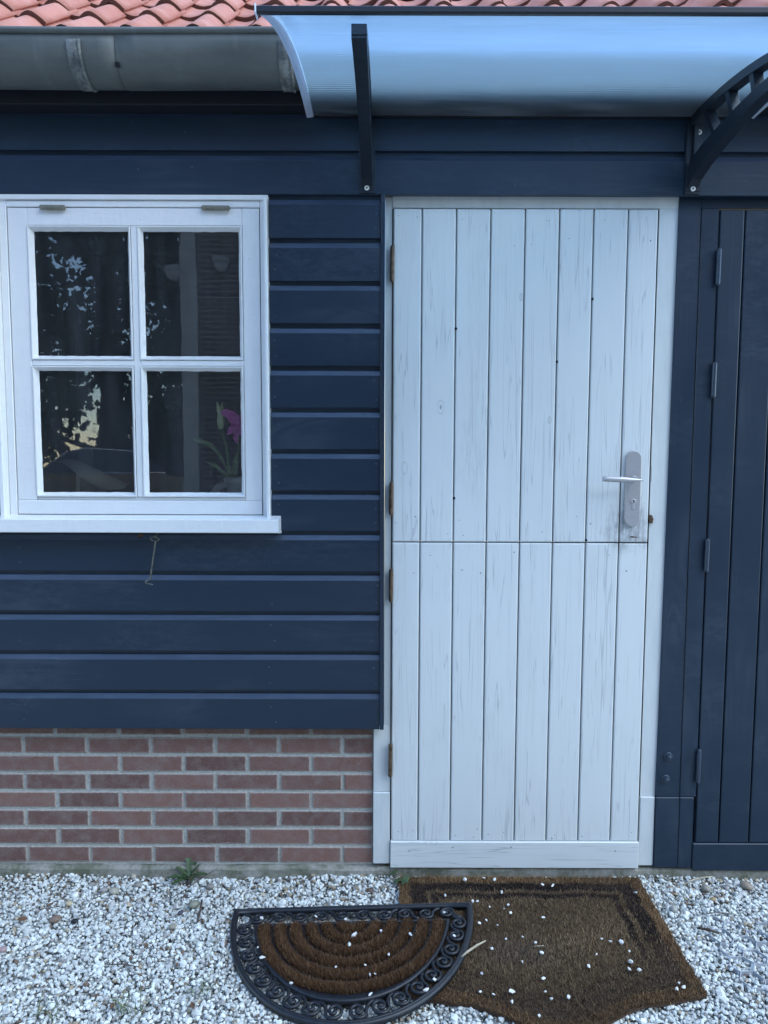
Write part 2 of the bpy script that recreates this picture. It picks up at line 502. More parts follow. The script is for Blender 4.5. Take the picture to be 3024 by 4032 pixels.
# ------------------------------------------------------------------ mesh helpers
class MB:
    def __init__(self):
        self.v, self.f, self.sm = [], [], []

    def add(self, vs, fs, smooth=False):
        o = len(self.v)
        self.v += [tuple(p) for p in vs]
        self.f += [tuple(i + o for i in q) for q in fs]
        self.sm += [smooth] * len(fs)
        return self

    def box(self, x0, x1, y0, y1, z0, z1, b=0.0, jit=0.0):
        if b <= 0:
            vs = [(x, y, z) for x in (x0, x1) for y in (y0, y1) for z in (z0, z1)]
            fs = [(0, 1, 3, 2), (4, 6, 7, 5), (0, 4, 5, 1), (2, 3, 7, 6), (0, 2, 6, 4), (1, 5, 7, 3)]
            return self.add(vs, fs)
        bm = bmesh.new()
        bmesh.ops.create_cube(bm, size=1.0)
        for q in bm.verts:
            q.co = Vector(((x0 + x1) / 2 + q.co.x * (x1 - x0), (y0 + y1) / 2 + q.co.y * (y1 - y0), (z0 + z1) / 2 + q.co.z * (z1 - z0)))
            if jit:
                q.co += Vector((random.uniform(-jit, jit), random.uniform(-jit, jit) * .4, random.uniform(-jit, jit)))
        bmesh.ops.bevel(bm, geom=list(bm.edges), offset=b, segments=1, affect='EDGES', profile=0.5)
        if jit:
            for q in bm.verts:
                q.co += Vector((random.uniform(-jit, jit) * .4, random.uniform(-jit, jit) * .2, random.uniform(-jit, jit) * .4))
        return self.from_bm(bm)

    def from_bm(self, bm, smooth=False):
        bm.verts.index_update()
        self.add([q.co[:] for q in bm.verts], [[q.index for q in f.verts] for f in bm.faces], smooth)
        bm.free()
        return self

    def sweep_x(self, prof, x0, x1, closed=True, smooth=False, nx=1, wob=None):
        """profile of (y, z) points run along X"""
        n = len(prof)
        vs, fs = [], []
        for k in range(nx + 1):
            x = x0 + (x1 - x0) * k / nx
            dy, dz = wob(x) if wob else (0, 0)
            vs += [(x, y + dy, z + dz) for y, z in prof]
        m = n if closed else n - 1
        for k in range(nx):
            for i in range(m):
                a, b = k * n + i, k * n + (i + 1) % n
                fs.append((a, b, b + n, a + n))
        if closed:
            fs.append(tuple(range(n - 1, -1, -1)))
            fs.append(tuple(nx * n + i for i in range(n)))
        return self.add(vs, fs, smooth)

    def prism(self, poly, fn0, fn1, smooth=False):
        """polygon given as 2D points, two maps to 3D for its two ends"""
        n = len(poly)
        vs = [fn0(*p) for p in poly] + [fn1(*p) for p in poly]
        fs = [(i, (i + 1) % n, (i + 1) % n + n, i + n) for i in range(n)]
        fs += [tuple(range(n - 1, -1, -1)), tuple(range(n, 2 * n))]
        return self.add(vs, fs, smooth)

    def tube(self, pts, r, n=8, closed=False, caps=True, flat=1.0):
        P = [Vector(p) for p in pts]
        m = len(P)
        rs = r if isinstance(r, (list, tuple)) else [r] * m
        vs, fs = [], []
        up = None
        for i in range(m):
            a = P[(i - 1) % m] if (closed or i > 0) else P[i]
            b = P[(i + 1) % m] if (closed or i < m - 1) else P[i]
            d = (b - a).normalized()
            if up is None:
                up = Vector((0, 0, 1)) if abs(d.z) < 0.9 else Vector((1, 0, 0))
            s = d.cross(up)
            if s.length < 1e-6:
                s = d.orthogonal()
            s.normalize()
            u = s.cross(d).normalized()
            up = u
            for k in range(n):
                t = 2 * pi * k / n
                vs.append(P[i] + (s * cos(t) + u * sin(t) * flat) * rs[i])
        for i in range(m if closed else m - 1):
            j = (i + 1) % m
            for k in range(n):
                l = (k + 1) % n
                fs.append((i * n + k, i * n + l, j * n + l, j * n + k))
        self.add(vs, fs, True)
        if not closed and caps:
            o = len(self.v) - m * n
            self.f += [tuple(o + k for k in range(n - 1, -1, -1)), tuple(o + (m - 1) * n + k for k in range(n))]
            self.sm += [False, False]
        return self

    def lathe(self, prof, c, axis='z', n=20):
        """(radius, height) profile turned about an axis through c"""
        m = len(prof)
        vs, fs = [], []
        for r, h in prof:
            for k in range(n):
                t = 2 * pi * k / n
                a, b = r * cos(t), r * sin(t)
                if axis == 'z':
                    q = (c[0] + a, c[1] + b, c[2] + h)
                elif axis == 'y':      # height runs towards -y (out of the wall)
                    q = (c[0] + a, c[1] - h, c[2] + b)
                else:
                    q = (c[0] + h, c[1] + a, c[2] + b)
                vs.append(q)
        for i in range(m - 1):
            for k in range(n):
                l = (k + 1) % n
                fs.append((i * n + k, i * n + l, (i + 1) * n + l, (i + 1) * n + k))
        self.add(vs, fs, True)
        o = len(self.v) - m * n
        self.f += [tuple(o + k for k in range(n - 1, -1, -1)), tuple(o + (m - 1) * n + k for k in range(n))]
        self.sm += [False, False]
        return self

    def mesh(self, name):
        me = bpy.data.meshes.new(name)
        me.from_pydata(self.v, [], self.f)
        me.polygons.foreach_set("use_smooth", self.sm)
        bm = bmesh.new()
        bm.from_mesh(me)
        bmesh.ops.recalc_face_normals(bm, faces=bm.faces)
        bm.to_mesh(me)
        bm.free()
        return me


def obj(name, mb, m, parent=None, kind=None, label=None, cat=None, group=None):
    me = mb.mesh(name) if isinstance(mb, MB) else mb
    if m is not None and not me.materials:
        me.materials.append(m)
    o = bpy.data.objects.new(name, me)
    COL.objects.link(o)
    if parent:
        o.parent = parent
        if any(parent.location):
            o.matrix_parent_inverse = Matrix.Translation(parent.location).inverted()
    return tag(o, label, cat, group, kind)


def tag(o, label=None, cat=None, group=None, kind=None):
    if label: o["label"] = label
    if cat: o["category"] = cat
    if group: o["group"] = group
    if kind: o["kind"] = kind
    return o


def thing(name, label, cat, loc=(0, 0, 0), group=None):
    o = bpy.data.objects.new(name, None)
    o.empty_display_size = 0.05
    COL.objects.link(o)
    o.location = loc
    return tag(o, label, cat, group)


def raw_mesh(name, co, tris, colors=None, mat=None, smooth=False, nper=3):
    """big meshes straight from numpy arrays"""
    me = bpy.data.meshes.new(name)
    nv, nf = len(co), len(tris)
    me.vertices.add(nv)
    me.vertices.foreach_set("co", np.asarray(co, np.float32).ravel())
    me.loops.add(nf * nper)
    me.loops.foreach_set("vertex_index", np.asarray(tris, np.int32).ravel())
    me.polygons.add(nf)
    me.polygons.foreach_set("loop_start", np.arange(nf, dtype=np.int32) * nper)
    me.polygons.foreach_set("use_smooth", np.full(nf, smooth))
    me.update(calc_edges=True)
    if colors is not None:
        ca = me.color_attributes.new("col", 'FLOAT_COLOR', 'POINT')
        c4 = np.ones((nv, 4), np.float32)
        c4[:, :3] = colors
        ca.data.foreach_set("color", c4.ravel())
    if mat:
        me.materials.append(mat)
    return me


# ------------------------------------------------------------------ ground
g = MB()
g.add([(-40, -45, -0.022), (40, -45, -0.022), (40, 0.3, -0.022), (-40, 0.3, -0.022)], [(0, 1, 2, 3)])
obj("ground", g, M["ground"], kind="structure")

# mats: outlines used to keep the gravel from growing through them
HM = (-0.095, -0.210)                                # half-round mat: centre of the straight edge


def half_r(x, y, a=0.380, b=0.495):
    return ((x - HM[0]) / a) ** 2 + ((y - HM[1]) / b) ** 2


def coir_edge(x):
    d = np.abs(x - 0.4655)
    bump = np.where(d < 0.275, 0.5 * (1 + np.cos(np.pi * np.clip(d / 0.275, 0, 1))), 0.0)
    return -0.582 - 0.030 * np.clip((0.411 - d) / 0.136, 0, 1) - 0.105 * bump


def stone_cloud(pts, size, hz, cols, rng):
    ico = bmesh.new()
    bmesh.ops.create_icosphere(ico, subdivisions=1, radius=1.0)
    base = np.array([q.co[:] for q in ico.verts])
    tri = np.array([[q.index for q in f.verts] for f in ico.faces])
    ico.free()
    if True:      # plain icosahedron: 12 verts, 20 faces
        ph = (1 + 5 ** .5) / 2
        base = np.array([(-1, ph, 0), (1, ph, 0), (-1, -ph, 0), (1, -ph, 0), (0, -1, ph), (0, 1, ph), (0, -1, -ph), (0, 1, -ph), (ph, 0, -1), (ph, 0, 1), (-ph, 0, -1), (-ph, 0, 1)]) / 1.902
        tri = np.array([(0, 11, 5), (0, 5, 1), (0, 1, 7), (0, 7, 10), (0, 10, 11), (1, 5, 9), (5, 11, 4), (11, 10, 2), (10, 7, 6), (7, 1, 8), (3, 9, 4), (3, 4, 2), (3, 2, 6), (3, 6, 8), (3, 8, 9), (4, 9, 5), (2, 4, 11), (6, 2, 10), (8, 6, 7), (9, 8, 1)])
    n = len(pts)
    nb = len(base)
    p = np.repeat(base[None], n, 0) * rng.uniform(0.72, 1.22, (n, nb, 1))
    p += rng.uniform(-.14, .14, (n, nb, 3))
    p *= rng.uniform(0.62, 1.30, (n, 1, 3)) * size[:, None, None]
    a, b, c = rng.uniform(0, 2 * pi, (3, n))
    b = rng.normal(0, 0.7, n)
    ca, sa, cb, sb = np.cos(a), np.sin(a), np.cos(b), np.sin(b)
    x, y, z = p[..., 0], p[..., 1], p[..., 2] * 0.8
    y, z = y * cb[:, None] - z * sb[:, None], y * sb[:, None] + z * cb[:, None]
    x, y = x * ca[:, None] - y * sa[:, None], x * sa[:, None] + y * ca[:, None]
    co = np.stack([x + pts[:, 0, None], y + pts[:, 1, None], z + hz[:, None]], -1).reshape(-1, 3)
    tr = (tri[None] + (np.arange(n) * nb)[:, None, None]).reshape(-1, 3)
    cc = np.repeat(cols, nb, 0)
    return co, tr, cc


def stone_colors(n, y, rng):
    c = np.ones((n, 3))
    w = rng.uniform(0.47, 0.77, n)
    c *= w[:, None]
    c *= np.array((0.965, 1.0, 0.94))
    r = rng.uniform(0, 1, n)
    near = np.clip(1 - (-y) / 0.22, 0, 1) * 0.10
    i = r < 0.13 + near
    c[i] = np.array((0.43, 0.42, 0.40)) * rng.uniform(0.6, 1.2, (i.sum(), 1))
    i = r < 0.055 + near
    c[i] = np.array((0.40, 0.33, 0.23)) * rng.uniform(0.6, 1.15, (i.sum(), 1))
    i = r < 0.014 + near * .5
    c[i] = np.array((0.15, 0.10, 0.07)) * rng.uniform(0.5, 1.3, (i.sum(), 1))
    return c


def gravel():
    rng = RNG
    out = []
    for cell, zoff, keep in ((0.0098, -0.012, 1.0), (0.0106, -0.003, 0.88)):
        xs = np.arange(-1.75, 1.85, cell)
        ys = np.arange(-1.35, -0.012, cell)
        X, Y = np.meshgrid(xs, ys)
        p = np.stack([X.ravel(), Y.ravel()], -1)
        p += rng.uniform(-.55, .55, p.shape) * cell
        p = p[rng.uniform(0, 1, len(p)) < keep]
        p = p[p[:, 1] < -0.016]
        n = len(p)
        s = rng.lognormal(np.log(0.0059), 0.27, n).clip(0.0034, 0.0125)
        hz = zoff + rng.uniform(-.003, .003, n) + 0.004 * np.sin(p[:, 0] * 9 + 1) * np.sin(p[:, 1] * 11) + 0.014 * np.clip(1 + p[:, 1] / 0.10, 0, 1) * np.clip(np.sin(p[:, 0] * 6.1 + 2.2), 0, 1)
        inc = (p[:, 0] > 0.066) & (p[:, 0] < 0.868) & (p[:, 1] < -0.046) & (p[:, 1] > coir_edge(p[:, 0]) + 0.012)
        inh = (half_r(p[:, 0], p[:, 1]) < 1.0) & (p[:, 1] < HM[1])
        rim = inh & (half_r(p[:, 0], p[:, 1]) > 0.86)
        solid = half_r(p[:, 0], p[:, 1], 0.30, 0.40) < 1
        hz = np.where(inc, np.minimum(hz, -0.010), hz)
        hz = np.where(inh, np.minimum(hz, -0.007), hz)
        ok = ~(inh & solid)
        ok &= ~(inc & (p[:, 0] > 0.12) & (p[:, 0] < 0.82) & (p[:, 1] < -0.1) & (p[:, 1] > -0.55))
        p, s, hz = p[ok], s[ok], hz[ok]
        s = np.where(rim[ok], np.minimum(s, 0.007), s)
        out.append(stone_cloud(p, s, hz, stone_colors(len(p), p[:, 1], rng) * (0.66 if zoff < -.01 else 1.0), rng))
    off, C, T, K = 0, [], [], []
    for co, tr, cc in out:
        C.append(co); T.append(tr + off); K.append(cc); off += len(co)
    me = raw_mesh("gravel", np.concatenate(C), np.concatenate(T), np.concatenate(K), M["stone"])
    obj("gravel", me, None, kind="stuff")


gravel()

# ------------------------------------------------------------------ footing and brick plinth
f = MB()
f.sweep_x([(0.05, -0.10), (0.05, 0.0345), (-0.010, 0.0345), (-0.016, 0.026), (-0.018, -0.10)], -1.9, 2.3, nx=60,
          wob=lambda x: (0.002 * sin(x * 13), 0.0022 * sin(x * 17.0) + 0.0015 * sin(x * 41)))
obj("concrete_footing", f, M["concrete"], label="mossy concrete footing strip running under the wall and doors", cat="footing")

bw = thing("brick_wall", "low red brick wall under the navy cladding, left of the door", "wall", (-0.9, 0.03, 0.0345))
obj("mortar_bed", MB().box(-1.9, -0.0365, 0.0045, 0.055, 0.0347, 0.60), M["mortar"], bw)
for r in range(9):
    z0 = 0.0346 + 0.0653 * r + 0.010
    right, xr = -0.0360, (-0.1395 if r % 2 == 0 else -0.2486)
    spans = [(xr + 0.005, right)]
    while xr > -1.8:
        spans.append((xr - 0.2197 + 0.005, xr - 0.005))
        xr -= 0.2197
    for a, b in spans:
        j = random.uniform
        mb = MB().box(a + j(-.0015, .0015), b + j(-.0015, .0015), j(-.0012, .0012), 0.04, z0 + j(-.001, .001), z0 + 0.0553 + j(-.001, .001), 0.0022, 0.0011)
        obj("brick", mb, M["brick"], bw)

# ------------------------------------------------------------------ navy weatherboards
PITCH, Z0 = 0.1338, 0.5425


def board_prof(zb, top=PITCH):
    return [(-0.0525, zb + .001), (-0.0515, zb), (-0.0350, zb), (-0.0350, zb + .019), (-0.022, zb + .019), (-0.022, zb + top + .014),
            (-0.0375, zb + top + .014), (-0.0375, zb + .1212), (-0.0395, zb + .1204), (-0.0437, zb + .1196), (-0.0450, zb + .1180), (-0.0516, zb + .1046), (-0.0522, zb + .1041), (-0.0525, zb + .1032)]


def sag(k):
    a, b = random.uniform(-.0008, .0008), random.uniform(0, 6)
    return lambda x: (0.0006 * sin(x * 2.3 + b), a * sin(x * 1.7 + b))


cw = thing("clad_wall", "navy blue timber weatherboard wall around the white window", "wall", (-0.7, 0.0, 0.56))
core = MB()
core.box(-1.9, -1.230, -0.018, 0.055, 0.602, 2.56)
core.box(-0.385, 0.000, -0.018, 0.055, 0.602, 2.56)
core.box(-1.230, -0.385, -0.018, 0.055, 0.602, 1.225)
core.box(-1.230, -0.385, -0.018, 0.055, 2.262, 2.56)
core.box(0.000, 2.3, 0.010, 0.055, 2.300, 2.56)
obj("wall_core", core, M["navy"], cw)
for k in range(15):
    zb = Z0 + PITCH * k
    if k >= 13:
        spans = [(-1.9, 2.3)]
    elif k < 5:
        spans = [(-1.9, -0.0135)]
    else:
        spans = [(-1.9, -1.2455), (-0.3685, -0.0135)]
    for a, b in spans:
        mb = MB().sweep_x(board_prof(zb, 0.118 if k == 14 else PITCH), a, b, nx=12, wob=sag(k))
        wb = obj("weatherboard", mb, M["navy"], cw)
        la = wb.data.attributes.new("ledge", 'FLOAT', 'FACE')  # marks the sloped faces that carry the painted sky light
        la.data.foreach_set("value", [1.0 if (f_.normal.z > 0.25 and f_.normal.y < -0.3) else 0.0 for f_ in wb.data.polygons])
obj("end_trim", MB().box(-0.0125, 0.0012, -0.0585, -0.003, 0.5430, 2.2805, 0.0015), M["navy"], cw)
nails = MB()


def nail(mb, x, y, z, r=0.0028):
    mb.lathe([(r, 0.0), (r, 0.0004), (r * .55, 0.0007)], (x, y, z), 'y', 7)


for k in range(5, 13):
    zb = Z0 + PITCH * k
    for x in (-0.350, -0.030):
        for dz in (0.028, 0.082):
            if random.random() < .8:
                nail(nails, x + random.uniform(-.006, .006), -0.0524, zb + dz + random.uniform(-.008, .008), 0.0036)
for k in range(0, 5):
    zb = Z0 + PITCH * k
    for x in (-1.20, -0.37, -0.030):
        for dz in (0.028, 0.082):
            if random.random() < .85:
                nail(nails, x + random.uniform(-.012, .012), -0.0524, zb + dz + random.uniform(-.008, .008), 0.0036)
for k in (13, 14):
    for x in (-0.62, -0.78, 0.40, 1.15):
        nail(nails, x + random.uniform(-.03, .03), -0.0524, Z0 + PITCH * k + random.uniform(.02, .09), 0.0035)
obj("nail_heads", nails, M["navymetal"], cw, kind="stuff")

# ------------------------------------------------------------------ eaves: soffit, tiles, gutter
ev = thing("eaves_soffit", "dark navy soffit and fascia in shadow beneath the gutter", "soffit", (0, -0.06, 2.53))
obj("soffit_board", MB().box(-1.9, 2.3, -0.092, 0.05, 2.5275, 2.540), M["soffit"], ev)
obj("fascia_board", MB().box(-1.9, 2.3, -0.112, -0.0935, 2.5265, 2.66, 0.002), M["soffit"], ev)

SL = radians(37)
UV_, NV_ = Vector((0, cos(SL), sin(SL))), Vector((0, -sin(SL), cos(SL)))
P0 = Vector((0, -0.1263, 2.6953))
roof = thing("tiled_roof", "roof of pale red clay pantiles above the gutter", "roof", (0, -0.10, 2.69))


def tile_mesh(seed):
    rs = random.Random(seed)
    n, m = 18, 4
    L, T, Wd = 0.335, 0.013, 0.226
    def h(x):
        if x < 0.125:
            return -0.019 * sin(pi * x / 0.125) + 0.006 * max(0, 1 - x / 0.03)
        return 0.034 * sin(pi * (x - 0.125) / 0.101)
    pr = [(Wd * i / n, h(Wd * i / n)) for i in range(n + 1)]
    vs, fs, ed = [], [], []
    for j in range(m + 1):
        vv = L * j / m
        lift = 0.016 * (1 - j / m)
        for side in (0, 1):
            for i, (x, hh) in enumerate(pr):
                # thickness along the curve's own normal
                x0, h0 = pr[max(i - 1, 0)]
                x1, h1 = pr[min(i + 1, n)]
                d = Vector((x1 - x0, h1 - h0)).normalized()
                nx, nh = -d.y, d.x
                s = 0 if side else -T
                wob = rs.uniform(-.0008, .0008)
                q = Vector((x + nx * s, 0, 0)) + UV_ * vv + NV_ * (hh + nh * s + lift + wob)
                vs.append(q)
    R = n + 1
    def idx(j, side, i): return (j * 2 + side) * R + i
    for j in range(m):
        for i in range(n):
            fs.append((idx(j, 1, i), idx(j, 1, i + 1), idx(j + 1, 1, i + 1), idx(j + 1, 1, i)))
            fs.append((idx(j, 0, i), idx(j + 1, 0, i), idx(j + 1, 0, i + 1), idx(j, 0, i + 1)))
        fs.append((idx(j, 0, 0), idx(j, 1, 0), idx(j + 1, 1, 0), idx(j + 1, 0, 0)))
        fs.append((idx(j, 0, n), idx(j + 1, 0, n), idx(j + 1, 1, n), idx(j, 1, n)))
    k0 = len(fs)
    for i in range(n):
        fs.append((idx(0, 0, i), idx(0, 0, i + 1), idx(0, 1, i + 1), idx(0, 1, i)))
    me = bpy.data.meshes.new("roof_tile")
    me.from_pydata([v[:] for v in vs], [], fs)
    me.polygons.foreach_set("use_smooth", [i < k0 for i in range(len(fs))])
    at = me.attributes.new("edge", 'FLOAT', 'FACE')
    at.data.foreach_set("value", [1.0 if i >= k0 else 0.0 for i in range(len(fs))])
    bm = bmesh.new()
    bm.from_mesh(me)
    bmesh.ops.recalc_face_normals(bm, faces=bm.faces)
    bm.to_mesh(me)
    bm.free()
    me.materials.append(M["tile"])
    return me


TILES = [tile_mesh(i) for i in range(4)]
for r in range(6):
    for c in range(-5, 13):
        x = -0.9653 - 0.175 + 0.1945 * c
        o = obj("roof_tile", TILES[random.randrange(4)], None, roof)
        p = P0 + UV_ * (0.252 * r + random.uniform(-.006, .006)) + NV_ * random.uniform(-.002, .003)
        o.matrix_parent_inverse = Matrix.Identity(4)
        o.location = Vector((x + random.uniform(-.004, .004), p.y, p.z)) - roof.location
        o.rotation_euler = (random.uniform(-.008, .008), random.uniform(-.015, .015), random.uniform(-.012, .012))
dk = MB()
a, b = P0 + NV_ * -0.045 + UV_ * 0.03, P0 + NV_ * -0.045 + UV_ * 3.6
dk.sweep_x([(a.y, a.z), (b.y, b.z), (b.y, b.z - 0.05), (a.y, a.z - 0.03)], -2.1, 2.6)
obj("roof_deck", dk, M["leaf"], roof)

gu = thing("rain_gutter", "weathered grey zinc half round gutter under the roof tiles", "gutter", (-0.6, -0.17, 2.55))
GC = (-0.170, 2.635)


def arc(r, a0, a1, n, c=GC):
    return [(c[0] + r * cos(radians(a0 + (a1 - a0) * i / n)), c[1] + r * sin(radians(a0 + (a1 - a0) * i / n))) for i in range(n + 1)]


def gutter_prof(r0, r1, lip=True):
    o = arc(r1, 180, 360, 16)
    i = arc(r0, 360, 180, 16)
    if lip:
        o = [(GC[0] - r1, GC[1] + 0.030)] + o + [(GC[0] + r1, GC[1] + 0.055)]
        i = [(GC[0] + r0, GC[1] + 0.055)] + i + [(GC[0] - r0, GC[1] + 0.030)]
    return o + i


wobg = lambda x: (0.001 * sin(x * 6), 0.0012 * sin(x * 3.1 + 1))
obj("gutter_trough", MB().sweep_x(gutter_prof(0.0835, 0.085), -1.9, -0.770, smooth=True, nx=20, wob=wobg).sweep_x(gutter_prof(0.0842, 0.0862), -0.771, 2.3, smooth=True, nx=40, wob=wobg), M["zinc"], gu)
obj("gutter_bead", MB().tube([(-1.9 + 4.2 * i / 40, -0.2545 + wobg(-1.9 + 4.2 * i / 40)[0], 2.6655 + wobg(-1.9 + 4.2 * i / 40)[1]) for i in range(41)], 0.0095, 10), M["zinc"], gu)
for x in (-0.888, -0.286, 0.32, 0.93):
    mb = MB().sweep_x(arc(0.0895, 178, 300, 14) + arc(0.0868, 300, 178, 14), x - 0.020, x + 0.020, smooth=True)
    mb.sweep_x(arc(0.0915, 178, 300, 14) + arc(0.0896, 300, 178, 14), x + 0.012, x + 0.0165, smooth=True)
    obj("gutter_strap", mb, M["strap"], gu)
obj("seam_solder", MB().sweep_x(arc(0.0872, 215, 225, 3) + arc(0.0855, 225, 215, 3), -0.776, -0.766), M["dark"], gu)

# ------------------------------------------------------------------ window
wi = thing("window", "white four pane top hung window with brass hinges", "window", (-0.80, -0.04, 1.26))
YF = -0.045


def stile(mb, x0, x1, z0, z1, yf=YF, yb=-0.010, b=0.002):
    mb.box(x0, x1, yf, yb, z0, z1, b)


cs = MB()                                                    # fixed frame: trim strip proud, rebated face behind it
cs.box(-1.243, -1.228, -0.080, -0.006, 1.2560, 2.2640, 0.002)
cs.box(-1.2275, -1.2035, -0.046, -0.006, 1.2560, 2.2775, 0.002)
cs.box(-0.3800, -0.3695, -0.080, -0.006, 1.2560, 2.2640, 0.002)
cs.box(-0.3968, -0.3805, -0.046, -0.006, 1.2560, 2.2775, 0.002)
cs.box(-1.2430, -0.3695, -0.0535, -0.006, 2.2645, 2.2800, 0.002)
cs.box(-1.2030, -0.3972, -0.0465, -0.006, 2.2435, 2.2635, 0.002)
obj("window_frame", cs, M["gloss"], wi)
sl = MB().sweep_x([(-0.020, 1.205), (-0.020, 1.2625), (-0.046, 1.2625), (-0.107, 1.2535), (-0.1095, 1.2515), (-0.1095, 1.2125), (-0.107, 1.2105), (-0.060, 1.2105), (-0.060, 1.205)], -1.75, -0.3375, nx=8)
obj("window_sill", sl, M["gloss"], wi)
sx0, sx1, sz0, sz1 = -1.2008, -0.3998, 1.2645, 2.2410
cols, rows = ((-1.138, -0.810), (-0.788, -0.455)), ((1.765, 2.186), (1.322, 1.745))
sa = MB()
stile(sa, sx0, cols[0][0] - .0003, 1.3105, sz1)
stile(sa, cols[1][1] + .0003, sx1, 1.3105, sz1)
stile(sa, cols[0][0], cols[1][1], rows[0][1] + .0003, sz1 - .0003, YF - .0004)
stile(sa, sx0, sx1, sz0, 1.3103, YF - .0022)
stile(sa, cols[0][0], cols[1][1], 1.3108, rows[1][0] - .0003, YF + .004)
sash = obj("sash", sa, M["gloss"], wi)
gb = MB()
stile(gb, cols[0][1] + .0003, cols[1][0] - .0003, rows[1][0], rows[0][1], YF - .0002)
stile(gb, cols[0][0], cols[0][1], rows[1][1] + .0003, rows[0][0] - .0003, YF)
stile(gb, cols[1][0], cols[1][1], rows[1][1] + .0003, rows[0][0] - .0003, YF)
obj("glazing_bar", gb, M["gloss"], sash)
for (x0, x1) in cols:
    for (z0, z1) in rows:
        # putty bevel: a raised lip, then a slope back to the glass, with a brushed uneven inner edge
        bd = MB()
        rings = [(0.0, YF - .0002), (0.0008, YF - .0036), (0.0042, YF - .0036), (0.0052, YF - .001), (0.0140, -0.0285)]
        n = 14
        def loop(ins, y, jag):
            p = []
            X0, X1, Zb, Zt = x0 + ins, x1 - ins, z0 + ins, z1 - ins
            for i in range(n): p.append((X0 + (X1 - X0) * i / n, Zb))
            for i in range(n): p.append((X1, Zb + (Zt - Zb) * i / n))
            for i in range(n): p.append((X1 - (X1 - X0) * i / n, Zt))
            for i in range(n): p.append((X0, Zt - (Zt - Zb) * i / n))
            return [(a + random.uniform(-jag, jag), y, b + random.uniform(-jag, jag)) for a, b in p]
        vs, fs = [], []
        for k, (ins, y) in enumerate(rings):
            vs += loop(ins, y, 0.0007 if k == 4 else 0.0002)
        q = 4 * n
        for k in range(len(rings) - 1):
            for i in range(q):
                fs.append((k * q + i, k * q + (i + 1) % q, (k + 1) * q + (i + 1) % q, (k + 1) * q + i))
        bd.add(vs, fs)
        pane = obj("pane", MB().box(x0 + .004, x1 - .004, -0.0280, -0.0240, z0 + .004, z1 - .004), M["glass"], wi)
        obj("glazing_bead", bd, M["gloss"], pane)


def hinge_mesh(p0, p1, r, knuckles=5):
    """a barrel of knuckles with dark joints, a ball tip, and a leaf edge behind"""
    p0, p1 = Vector(p0), Vector(p1)
    d = p1 - p0
    mb = MB()
    for k in range(knuckles):
        a, b = p0 + d * (k / knuckles), p0 + d * ((k + 1) / knuckles)
        e = d.normalized() * 0.0006
        mb.tube([a + e, b - e], r, 14, caps=False)
    mb.tube([p0, p1], r * .86, 10)
    e = d.normalized()
    mb.tube([p0 - e * .004, p0 - e * .002, p0], [r * .3, r * .65, r * .7], 8)
    mb.tube([p1, p1 + e * .002, p1 + e * .004], [r * .7, r * .65, r * .3], 8)
    c = (p0 + p1) / 2
    return mb


for xa, xb in ((-1.090, -1.014), (-0.578, -0.493)):
    hm = hinge_mesh((xa, -0.0535, 2.2395), (xb, -0.0535, 2.2385), 0.0078, 3)
    hm.box(xa + .002, xb - .002, -0.049, -0.044, 2.2365, 2.2415)
    obj("hinge", hm, M["greyhinge"], wi)

hk = thing("cabin_hook", "bent wire cabin hook hanging from an eyelet under the window sill", "hook", (-0.7438, -0.075, 1.19))
ringp = [(-0.7438 + 0.0135 * cos(t), -0.082 - 0.006 * sin(t), 1.1875 + 0.0075 * sin(t)) for t in [2 * pi * i / 14 for i in range(14)]]
obj("eyelet", MB().tube(ringp, 0.0023, 7, closed=True).tube([(-0.7438, -0.076, 1.194), (-0.7438, -0.060, 1.201), (-0.7438, -0.042, 1.203)], 0.0022, 7), M["wire"], hk)
obj("hook_rod", MB().tube([(-0.7385, -0.087, 1.1815), (-0.7400, -0.088, 1.177), (-0.7445, -0.084, 1.155), (-0.7642, -0.070, 1.060), (-0.7668, -0.069, 1.052), (-0.7745, -0.071, 1.0495), (-0.7802, -0.075, 1.0455), (-0.7765, -0.079, 1.0415), (-0.7540, -0.080, 1.0375)],
                          [0.0022, 0.0024, 0.0026, 0.0028, 0.0028, 0.0026, 0.0024, 0.0022, 0.0019], 8), M["wire"], hk)
obj("rusty_screw", MB().lathe([(0.006, 0), (0.007, 0.004), (0.003, 0.009)], (-0.7985, -0.045, 1.196), 'y', 7).box(-0.806, -0.795, -0.060, -0.050, 1.191, 1.200, 0.002), M["rust"], label="rusty screw stub under the white sill, left of the wire hook", cat="screw")

# ------------------------------------------------------------------ white door frame
df = thing("door_frame", "white painted timber frame around the stable door", "door frame", (0.45, -0.005, 0.05))
obj("jamb", MB().box(0.0016, 0.0238, -0.010, 0.055, 0.5420, 2.2880, 0.001).box(-0.0335, 0.0238, -0.0105, 0.055, 0.3065, 0.5415, 0.0015), M["frame"], df)
rj = MB()
rj.prism([(0.8850, 0.2935), (0.9345, 0.2935), (0.9372, 0.5539), (0.9402, 1.2029), (0.9452, 2.2535), (0.8850, 2.2535)], lambda x, z: (x, 0.055, z), lambda x, z: (x, -0.011, z))
obj("jamb", rj, M["frame"], df)
obj("lintel", MB().box(0.0242, 0.9462, -0.012, 0.055, 2.2540, 2.3000, 0.0015), M["frame"], df)
obj("plinth_block", MB().box(-0.0345, 0.0232, -0.017, 0.055, 0.0500, 0.3055, 0.002), M["frame"], df)
obj("plinth_block", MB().box(0.8835, 0.9343, -0.017, 0.055, 0.0460, 0.2925, 0.002), M["frame"], df)
obj("rebate", MB().box(0.006, 0.060, 0.044, 0.080, 0.036, 2.290).box(0.850, 0.930, 0.044, 0.080, 0.036, 2.290).box(0.061, 0.849, 0.044, 0.080, 2.20, 2.290), M["rust"], df)  # stops behind the leaves, coloured dark for the shade deep in the gaps
